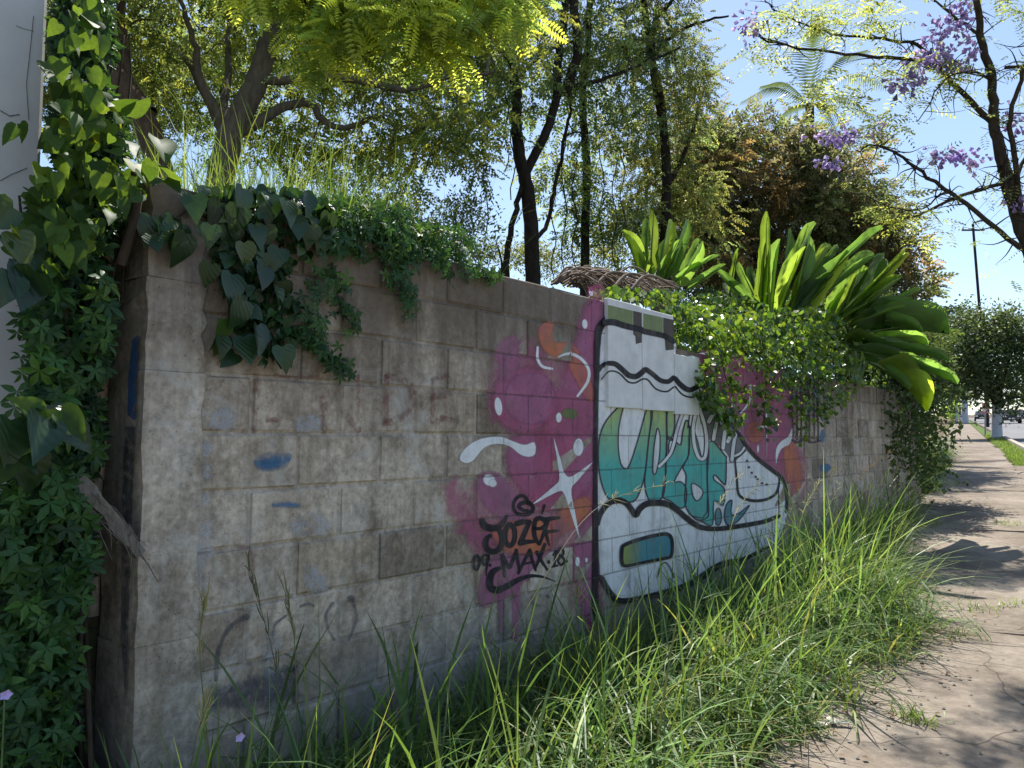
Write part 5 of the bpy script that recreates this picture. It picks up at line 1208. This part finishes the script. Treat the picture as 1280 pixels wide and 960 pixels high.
paddles('banana_plant', 'largest clump of tall upright paddle leaves above the sunny creeper', (965, 410), 7.9, [(957, 395, 958, 266, 27, 1), (951, 398, 953, 300, 17, 1), (970, 392, 988, 288, 20, 0), (974, 392, 1014, 269, 26, 0), (982, 394, 1021, 293, 32, 0), (988, 395, 1036, 294, 13, 1), (957, 400, 895, 336, 24, 0), (955, 394, 922, 328, 22, 0), (912, 368, 921, 311, 13, 1), (992, 395, 1050, 300, 20, 0), (1000, 395, 1092, 316, 28, 0), (985, 392, 1098, 284, 24, 0), (998, 398, 1060, 310, 22, 1), (930, 392, 905, 350, 24, 0), (945, 395, 936, 330, 22, 0), (965, 395, 972, 300, 24, 0), (960, 398, 940, 345, 22, 0), (992, 400, 1040, 340, 26, 0), (975, 396, 1000, 310, 22, 1)])
paddles('banana_plant', 'spreading clump of drooping paddle leaves reaching out over the footway end', (1070, 425), 8.6, [(1035, 405, 1110, 312, 25, 0), (1050, 405, 1136, 311, 26, 1), (1065, 405, 1126, 342, 24, 1), (1075, 402, 1152, 358, 18, 0), (1055, 400, 1156, 402, 17, 0), (1065, 418, 1192, 398, 20, 0), (1055, 430, 1188, 440, 22, 0), (1062, 436, 1202, 468, 19, 0), (1045, 425, 1125, 448, 22, 1), (1095, 455, 1170, 502, 22, 1), (1030, 410, 1085, 330, 24, 0), (1045, 412, 1070, 340, 22, 1), (1060, 440, 1140, 480, 22, 0), (1045, 410, 1100, 372, 22, 1), (1070, 425, 1165, 418, 18, 0), (1060, 410, 1130, 380, 22, 0), (1085, 430, 1160, 480, 20, 0), (1020, 415, 1060, 360, 26, 0), (1075, 435, 1112, 395, 20, 1)])

# ================================================================== grass
def blades(base, az, lean, length, width, curl, tint, mat, name, parent=None, seg=5):
    N = len(base); s = np.linspace(0, 1, seg + 1)[None]
    th = lean[:, None] + curl[:, None] * s
    ds = length[:, None] / seg
    r_ = np.cumsum(np.sin(th) * ds, 1) - np.sin(th[:, :1]) * ds; z = np.cumsum(np.cos(th) * ds, 1) - np.cos(th[:, :1]) * ds
    X = base[:, None, 0] + r_ * np.cos(az)[:, None]; Yy = base[:, None, 1] + r_ * np.sin(az)[:, None]; Z = base[:, None, 2] + z
    C = np.stack([X, Yy, Z], -1); w = width[:, None] * np.interp(np.linspace(0, 1, seg + 1), [0, .2, .45, .7, .9, 1], [.75, 1, .95, .7, .35, .03])[None]
    tw = az + rng.normal(0, .5, N); sd_ = np.stack([-np.sin(tw), np.cos(tw), np.zeros(N)], -1)[:, None, :]
    V = np.stack([C - sd_ * w[..., None] / 2, C + sd_ * w[..., None] / 2], 2).reshape(N, -1, 3); kk = V.shape[1]
    f = np.array([[2 * i, 2 * i + 1, 2 * i + 3, 2 * i + 2] for i in range(seg)]); F = (f[None] + (np.arange(N) * kk)[:, None, None]).reshape(-1, 4)
    return put(name, mesh(name, V.reshape(-1, 3), [F], mat, tint=np.repeat(tint, kk, axis=0)), parent)
EDGE = np.array([(0, -.95), (3.5, -.74), (4.3, -.54), (4.9, -.34), (5.7, -.30), (6.4, -.36), (8.2, -.62), (11.7, -.58), (15, -.35), (18, -.25), (24, -.3), (30, -.4)])
cl = []
while len(cl) < 1050:
    if len(cl) % 4 == 3:
        a = rng.uniform(10.5, 23); e = rng.uniform(-1.25, -.3); p = EA * a + EE * e; t = float((p - W0) @ ET); d = float((p - W0) @ EN)
        if t < 12.1 and d < .03: continue
    else:
        t = 1.0 + 11.2 * rng.random() ** 1.15; d = rng.uniform(.02, 1.75); p = WP(t, d, 0); e = float(p @ EE); a = float(p @ EA)
    lim_e = np.interp(a, EDGE[:, 0], EDGE[:, 1]) + .07 * math.sin(a * 3.7) + .05 * math.sin(a * 9.1 + 1)
    if e > lim_e or a < .9 or p[1] < 1.35: continue
    cl.append((p[0], p[1], ground_z(p[0], p[1]), t, d, lim_e - e))
B, AZ, LE, LN, WI, CU, TI = [], [], [], [], [], [], []
for (x, y, z, t, d, room) in cl:
    k_ = int(rng.integers(10, 26)); hgt = rng.uniform(.34, 1.12) * (1.0 if room > .25 else .55) * (.72 if t < 4.0 else .84) * (1.25 if t > 9 else 1) * (.75 if d < .45 and 4 < t < 8 else 1) * (1.18 if d > .45 and t > 5 else 1)
    out = math.atan2(EN[1], EN[0]) + rng.normal(0, 1.1); c = pal(1, [(1, 1, 1), (.75, .9, .85), (1.2, 1.15, .8), (.9, 1.05, .8), (.6, .75, .7)], .15)[0]
    az = np.where(rng.random(k_) < .6, out + rng.normal(0, .8, k_), rng.uniform(0, 2 * math.pi, k_)); soft = rng.random(k_) < .72
    B.append(np.array([x, y, z]) + np.c_[rng.normal(0, .055, (k_, 2)), np.zeros(k_)]); AZ.append(az); LE.append(np.where(soft, rng.uniform(.02, .35, k_), rng.uniform(.0, .5, k_))); LN.append(hgt * rng.uniform(.55, 1.25, k_))
    WI.append(rng.uniform(.005, .015, k_)); CU.append(np.where(soft, rng.uniform(1.2, 2.7, k_), rng.uniform(.1, .8, k_))); cc = c[None] * (1 + rng.normal(0, .18, (k_, 1))).clip(.5, 1.6)
    glint = rng.random(k_) < .22; cc[glint] *= np.array([1.75, 1.6, 1.9]); dry = rng.random(k_) < .09; cc[dry] = np.array([2.4, 1.6, 1.6]) * rng.uniform(.6, 1.1); TI.append(cc)  # pale blades carry painted-in glints in their tint; dry ones are straw
o = blades(*[np.concatenate(v) for v in (B, AZ, LE, LN, WI, CU, TI)], M['grass'], 'tall_grass', seg=7); tag(o, 'tall rank grass growing along the foot of the wall', 'grass', kind='stuff')
# dead thatch lying under it
n = 5200; P = []; AZ_ = rng.uniform(0, 6.28, n)
for _ in range(n):
    c = cl[int(rng.integers(0, len(cl)))]; P.append((c[0] + rng.normal(0, .10), c[1] + rng.normal(0, .10), c[2] + rng.uniform(.0, .12)))
o = blades(np.array(P), AZ_, rng.uniform(1.0, 1.5, n), rng.uniform(.10, .42, n), rng.uniform(.003, .007, n), rng.uniform(0, .5, n), pal(n, [(1, 1, 1), (.6, .55, .5), (1.2, 1.1, .9)], .2), M['straw'], 'dead_thatch', seg=3); tag(o, 'dry straw-coloured thatch lying under the tall grass', 'thatch', kind='stuff')
# broad-bladed tufts close to the pillar
B, AZ, LE, LN, WI, CU, TI = [], [], [], [], [], [], []
for (t, d) in ((1.32, .10), (1.5, .16), (1.75, .22), (2.0, .3), (1.2, .3), (2.2, .18), (1.6, .42), (2.5, .35), (1.9, .55)):
    p = WP(t, d, 0); k_ = 16; B.append(np.array([p[0], p[1], ground_z(p[0], p[1])]) + np.c_[rng.normal(0, .03, (k_, 2)), np.zeros(k_)]); AZ.append(rng.uniform(0, 6.28, k_)); LE.append(rng.uniform(.05, .35, k_)); LN.append(rng.uniform(.55, .98, k_)); WI.append(rng.uniform(.012, .022, k_)); CU.append(rng.uniform(.4, 2.2, k_)); TI.append(pal(k_, [(.7, .9, .8), (.9, 1, .8)], .2))
o = blades(*[np.concatenate(v) for v in (B, AZ, LE, LN, WI, CU, TI)], M['grass'], 'broad_grass'); tag(o, 'broad-bladed grass tufts at the foot of the pillar', 'grass', kind='stuff')
# grass standing on the bank behind the coping
n = 4200; P = []
for _ in range(n):
    x = rng.uniform(235, 560) if rng.random() < .35 else rng.normal(400, 70); P.append(WP(on_wall(x, 300, -.4)[0] + rng.normal(0, .1), -rng.uniform(.22, 1.3), 2.05))
P = np.array(P); o = blades(P, rng.uniform(0, 6.28, n), rng.uniform(.0, .3, n), rng.uniform(.30, .92, n) * (.75 + .35 * rng.random(n)), rng.uniform(.003, .008, n), rng.uniform(.1, 1.2, n), pal(n, [(.8, .85, .6), (.6, .7, .55), (1.1, 1.05, .8), (.5, .6, .45), (1.5, 1.2, .8)], .25), M['grass'], 'bank_grass')
tag(o, 'thin pale grass standing on the bank behind the coping', 'grass', kind='stuff')
# short turf on the verge and scattered weeds in the paving joints
n = 9000; A_ = np.concatenate([rng.uniform(19.9, 25, n // 2), rng.uniform(26, 44, n // 2)]); E1 = rng.uniform(.96, 1.47, n); P = np.array([SP(a, e, .0) for a, e in zip(A_, E1)])
o = blades(P, rng.uniform(0, 6.28, n), rng.uniform(0, .6, n), rng.uniform(.05, .16, n), rng.uniform(.006, .012, n), rng.uniform(0, 1, n), pal(n, [(1.1, 1.1, .7), (1.4, 1.3, .7)], .2), M['grass'], 'verge_grass', seg=2); tag(o, 'short yellowish turf on the verge round the whitewashed trunk', 'grass', kind='stuff')
B = []
for (x, y, rr, k_) in ((1150, 912, .06, 70), (1135, 905, .05, 40), (1262, 660, .18, 120), (1225, 768, .12, 50), (1268, 764, .10, 40), (1170, 660, .1, 50), (1195, 800, .10, 60), (1000, 930, .1, 50), (940, 948, .15, 60)):
    g = on_ground(x, y); q = rng.normal(0, rr, (k_, 2)) * .6; B.append(np.c_[g[0] + q[:, 0], g[1] + q[:, 1], np.full(k_, g[2] + .02)])
B = np.concatenate(B); n = len(B); o = blades(B, rng.uniform(0, 6.28, n), rng.uniform(.1, .9, n), rng.uniform(.04, .12, n), rng.uniform(.004, .008, n), rng.uniform(.2, 1.2, n), pal(n, [(1, 1, .7), (1.4, 1.3, .8)], .2), M['grass'], 'joint_weeds', seg=3); tag(o, 'small weeds sprouting from joints of the paving', 'weeds', kind='stuff')

# seed stalks standing clear of the grass: one thing each
def seed_stalk(base, mid, tip, label, n=26, spread=.05, lt=1.0):
    P = catmull([base, mid, tip], 8); root = empty('seed_stalk', base); tag(root, label, 'grass stalk', 'grass stalks with seed heads')
    put('stalk', tubes_mesh('stalk', [(P, np.linspace(.0022, .0008, len(P)))], M['straw_st'], 4), root)
    Vt = []; head = P[-9:]
    for i in range(n):
        s = head[rng.integers(0, len(head))]; dv = head[-1] - head[0]; dv /= np.linalg.norm(dv); e = s + dv * rng.uniform(.03, .09) * lt + rdir(1)[0] * spread * rng.uniform(.3, 1); Vt.append((catmull([s, (s + e) / 2 + rdir(1)[0] * .006, e], 2), np.array([.0010, .0016, .0022, .0016, .0006])))
    put('seed_head', tubes_mesh('seed_head', Vt, M['straw_st'], 4), root)['kind'] = 'stuff'
M['straw_st'] = m_leaf('straw', (.34, .32, .17), (.42, .40, .18), .35, .5, False, .4)
for (b, m_, t_, d, lb) in (((640, 790), (740, 640), (838, 602), .45, 'pale arching grass stalk with drooping seeds across the teal lettering'), ((690, 800), (718, 760), (722, 735), .30, 'short pale grass seed head against the magenta paint foot'), ((975, 700), (985, 655), (1008, 620), .45, 'upright grass seed head in front of the toe of the boot'), ((1010, 690), (1030, 625), (1045, 580), .5, 'tall pale seed head in front of the grey wall beyond the boot'), ((1060, 680), (1075, 600), (1110, 565), .5, 'bent feathery seed head near the overgrown hedge'), ((1035, 690), (1055, 600), (1062, 535), .4, 'whitish flowering stalk before the far wall blocks'),
    ((1090, 680), (1110, 620), (1140, 590), .5, 'drooping seed head over the lit grass by the hedge'), ((262, 950), (250, 820), (254, 760), .22, 'dark forked grass seed head in front of the pale pillar foot'), ((372, 960), (368, 800), (356, 740), .2, 'thin dark grass stalk rising before the lower blocks'), ((340, 960), (345, 840), (312, 715), .22, 'leaning dry stalk crossing the lower block courses'), ((235, 985), (245, 925), (258, 880), .4, 'pale seed head beside the lilac flower at the pillar foot')):
    seed_stalk(wallpt(*b, d), wallpt(*m_, d), wallpt(*t_, d * .9), lb, 18 if t_[0] < 400 else 26, .03 if t_[0] < 400 else .06)
for k_, od in enumerate(('first', 'second', 'third', 'fourth', 'fifth', 'sixth', 'seventh', 'eighth')):
    x = 905 + 28 * k_ + rng.uniform(-8, 8); y = rng.uniform(560, 640) + max(0, 1000 - x) * .2; d = rng.uniform(.35, .8)
    seed_stalk(wallpt(x - 20, y + 110, d), wallpt(x - 8, y + 40, d), wallpt(x + rng.uniform(5, 30), y, d * .9), od + ' thin straw seed stalk in the lit grass counting from the boot toe', 18, .045)
# lilac wild flowers in the weeds
fm = m_plain('petal', (.50, .40, .72), .7, .15, 20)
for (x, y, d, lb) in ((298, 921, .55, 'lilac trumpet flower standing in the grass below the pillar'), (6, 868, .30, 'lilac flower among the star-shaped leaves at the picture edge')):
    c = wallpt(x, y, d); root = empty('wild_flower', c - np.array([0, 0, .2])); tag(root, lb, 'flower')
    V = [c]; F = []
    ex = np.cross(UP, EN); 
    for i in range(10):
        a = i * math.pi / 5; rr = .016 if i % 2 == 0 else .012; V.append(c + ex * rr * math.cos(a) + UP * rr * math.sin(a) * .8 + EN * .008)
    for i in range(10): F.append([0, 1 + i, 1 + (i + 1) % 10])
    put('petals', mesh('petals', V, [np.array(F)], fm), root); put('stem', tubes_mesh('stem', [(np.array([c - EN * .001, c - UP * .06, c - UP * .2]), np.array([.002, .002, .0025]))], M['banana_st'], 5), root)

# ================================================================== small things on the ground and up the street
M['litter'] = m_plain('dry_leaf', (.16, .10, .06), .9, .5, 30); M['paper'] = m_plain('pale_scrap', (.62, .58, .50), .8, .12, 14)
n = 300; P = []
for _ in range(n):
    a = rng.uniform(1.5, 9); e = float(np.interp(a, EDGE[:, 0], EDGE[:, 1])) + abs(rng.normal(0, .22)); P.append(SP(a, e, .040 + rng.uniform(0, .012)))
P = np.array(P); o = put('leaf_litter', scatter('leaf_litter', LEAF4[0], LEAF4[1], P, frames(rdir(n) * np.array([1, 1, .15]), UP + rdir(n) * .35), .022 * rng.uniform(.4, 1.5, n), pal(n, [(1, 1, 1)]), M['litter'])); tag(o, 'dry brown leaf litter along the paving edge', 'leaf litter', kind='stuff')
g = on_ground(1028, 918); root = empty('bark_chip', g); tag(root, 'pale flat scrap of bark lying on the paving by the grass', 'scrap')
for (dx, dy, s, rz) in ((0, 0, 1.0, .4), (.05, .02, .7, 1.5), (.09, -.01, .5, -.3)):
    V = []; 
    for x, y in ((-.06, -.02), (-.01, -.028), (.05, -.016), (.065, .008), (.02, .025), (-.045, .02)):
        for h in (0, .006): V.append([g[0] + dx + s * (x * math.cos(rz) - y * math.sin(rz)), g[1] + dy + s * (x * math.sin(rz) + y * math.cos(rz)), g[2] + .036 + h + .012 * abs(x) * 10 * s + dx * .12])
    F4 = [[2 * i, 2 * ((i + 1) % 6), 2 * ((i + 1) % 6) + 1, 2 * i + 1] for i in range(6)]; top = [1, 3, 5, 7, 9, 11]
    put('chip', mesh('chip', V, [np.array(F4), np.array([top])], M['paper']), root)
n = 420; P = np.array([SP(rng.uniform(1.8, 9), -.7 + abs(rng.normal(0, .5)), .036) for _ in range(n)])
PEB = (np.array([[.5, 0, 0], [0, .45, .05], [-.5, .1, 0], [0, -.5, .04], [.05, 0, .32]]), [np.array([[0, 1, 4], [1, 2, 4], [2, 3, 4], [3, 0, 4]])])
o = put('gravel', scatter('gravel', PEB[0], PEB[1], P, frames(rdir(n) * np.array([1, 1, 0]), np.tile(UP, (n, 1))), .020 * rng.uniform(.3, 1.2, n), pal(n, [(1, 1, 1)]), M['mortar'])); tag(o, 'loose grit and pebbles scattered over the paving', 'gravel', kind='stuff')

# cars up the street
M['car_black'] = m_plain('car_black', (.012, .012, .015), .25, .1, 3, 0, .5); M['car_glass'] = m_plain('car_glass', (.02, .025, .03), .1, .1, 3, 0, .6); M['tyre'] = m_plain('tyre', (.02, .02, .02), .9, .2); M['lamp'] = m_plain('lamp_glass', (.75, .75, .72), .2, .05); M['car_silver'] = m_plain('car_silver', (.35, .36, .38), .3, .05, 3, 0, .5); M['rim'] = m_plain('rim', (.4, .4, .42), .35, .1)
def car(label, px, py, mat, heading, e_shift=0.0):
    g = SP(px, py); root = empty('parked_car', g); tag(root, label, 'car', 'cars up the street')
    root.rotation_euler = (0, 0, math.atan2(EA[1], EA[0]) + (math.pi if heading < 0 else 0))
    prof = [(-2.1, .35), (-2.12, .75), (-1.95, .93), (-1.35, .98), (-.75, 1.42), (.55, 1.45), (1.25, .98), (1.95, .86), (2.12, .6), (2.1, .35)]
    def ext(pts, hw, name, m_, par=root, top=.0):
        n = len(pts); V = [[x, -hw * (1 - top * (z > 1.0) * .16), z] for x, z in pts] + [[x, hw * (1 - top * (z > 1.0) * .16), z] for x, z in pts]
        F = [list(range(n))[::-1], list(range(n, 2 * n))] + [[i, (i + 1) % n, n + (i + 1) % n, n + i] for i in range(n)]
        mb = MB(); mb.add(V, F); return local(name, mb.me(name, m_), par)
    ext(prof, .86, 'body', mat, top=1)
    for sy in (-1, 1):
        mb = MB(); V = [[-1.15, sy * .80, 1.0], [-.68, sy * .745, 1.36], [.5, sy * .745, 1.38], [1.0, sy * .80, 1.0]]; mb.add([[x, y + sy * .075, z] for x, y, z in V], [(0, 1, 2, 3)]); local('side_window', mb.me('side_window', M['car_glass']), root)
        mb = MB(); mb.box((2.06, sy * .62 - .16, .62), (2.14, sy * .62 + .16, .76), None, .02); local('headlight', mb.me('headlight', M['lamp']), root)
        for sx in (-1.3, 1.32):
            mb = MB(); mb.tube([(sx, sy * .70, .31), (sx, sy * .88, .31)], [.31, .31], 16); w_ = local('wheel', mb.me('wheel', M['tyre']), root)
            mb = MB(); mb.tube([(sx, sy * .87, .31), (sx, sy * .895, .31)], [.19, .19], 12); local('rim', mb.me('rim', M['rim']), w_)
    mb = MB(); mb.add([[1.26, -.68, 1.0], [.60, -.62, 1.43], [.60, .62, 1.43], [1.26, .68, 1.0]] , [(0, 3, 2, 1)]); o = local('windscreen', mb.me('windscreen', M['car_glass']), root, (.02, 0, .012))
    mb = MB(); mb.add([[-1.37, -.68, 1.0], [-.80, -.62, 1.41], [-.80, .62, 1.41], [-1.37, .68, 1.0]], [(0, 1, 2, 3)]); local('rear_window', mb.me('rear_window', M['car_glass']), root, (-.02, 0, .012))
    mb = MB(); mb.box((2.08, -.28, .42), (2.135, .28, .54)); local('number_plate', mb.me('number_plate', M['lamp']), root)
car('black car with lit-up headlight glass approaching left of the pink sign', 128, 2.7, M['car_black'], -1)
car('black car on the road just right of the whitewashed trunk', 98, 4.7, M['car_black'], -1)
car('dark car at the picture edge farther up the road', 120, 6.6, M['car_black'], -1)

# sign by the whitewashed trunk, posts, pole and wires
M['pink'] = m_plain('pink_sign', (.55, .22, .22), .6, .2, 6); M['steel'] = m_plain('galvanised', (.32, .33, .34), .5, .15, 12, .1, .4)
g = on_ground(1231.5, 546); Y = g[1]; root = empty('street_sign', g); tag(root, 'small pink and white sign on thin post beside the whitewashed trunk', 'sign')
put('post', tubes_mesh('post', [(np.array([g - [0, 0, .1], at(1231.5, 503, Y)]), np.array([.035, .035]))], M['steel'], 8), root)
c = at(1231.5, 510, Y); s = Y / FOC
mb = MB(); mb.box((c[0] - 4.5 * s, c[1] - .05, c[2] - 6.5 * s), (c[0] + 4.5 * s, c[1] - .036, c[2] + 6.5 * s), None, .004); put('plate', mb.me('plate', M['pink']), root)
mb = MB(); mb.box((c[0] - 3.6 * s, c[1] - .056, c[2] - 4.8 * s), (c[0] + 1.8 * s, c[1] - .0505, c[2] - 1.0 * s)); put('white_field', mb.me('white_field', M['lamp']), root)
for (x, y, h, w, lb) in ((1196, 530, 26, 3.2, 'slim white post left of the pale-trunked tree'), (1200.5, 529, 22, 2.6, 'shorter white post touching the pale-trunked tree')):
    g = on_ground(x, y); Y = g[1]; s = Y / FOC; mb = MB(); mb.tube([g - [0, 0, .1], g + [0, 0, h * s * .5], g + [0, 0, h * s]], [w / 2 * s] * 3, 8); mb.tube([g + [0, 0, h * s], g + [0, 0, h * s + .05]], [w / 2 * s * 1.15, w / 4 * s], 8)
    o = put('bollard', mb.me('bollard', M['whitewash'], True)); tag(o, lb, 'post', 'white posts up the footway')
g = on_ground(1236, 534); Y = g[1]; top = at(1216, 280, Y); bot = at(1228, 430, Y); gr = bot.copy(); gr[0] += .15; gr[2] = ground_z(gr[0], gr[1])
pole = empty('utility_pole', gr); tag(pole, 'leaning grey utility pole rising above the clipped dark trees', 'utility pole')
put('shaft', tubes_mesh('shaft', [(np.array([gr - [0, 0, .3], bot, (bot + top) / 2, top]), np.array([.12, .115, .10, .09]))], M['bark_dark'], 10), pole)
ct = top - np.array([0, 0, .5]); mb = MB(); mb.box((ct[0] - .9, ct[1] - .06, ct[2] - .06), (ct[0] + .9, ct[1] + .06, ct[2] + .06), None, .01); put('crossarm', mb.me('crossarm', M['bark']), pole)
for k_ in range(3):
    q = ct + np.array([-.8 + .8 * k_, 0, .08]); mb = MB(); mb.tube([q, q + [0, 0, .09], q + [0, 0, .16]], [.05, .07, .03], 8); put('insulator', mb.me('insulator', M['whitewash'], True), pole)
    e = q + EA * -42 + np.array([6, 0, -.2]); mid = (q + e) / 2 - np.array([0, 0, .9])
    o = put('overhead_wire', tubes_mesh('overhead_wire', [(catmull([q + np.array([0, 0, .16]), mid, e], 10), np.full(21, .011))], M['bark_dark'], 5)); tag(o, ('outer', 'middle', 'inner')[k_] + ' overhead wire strung from the leaning utility pole', 'wire', 'overhead wires')
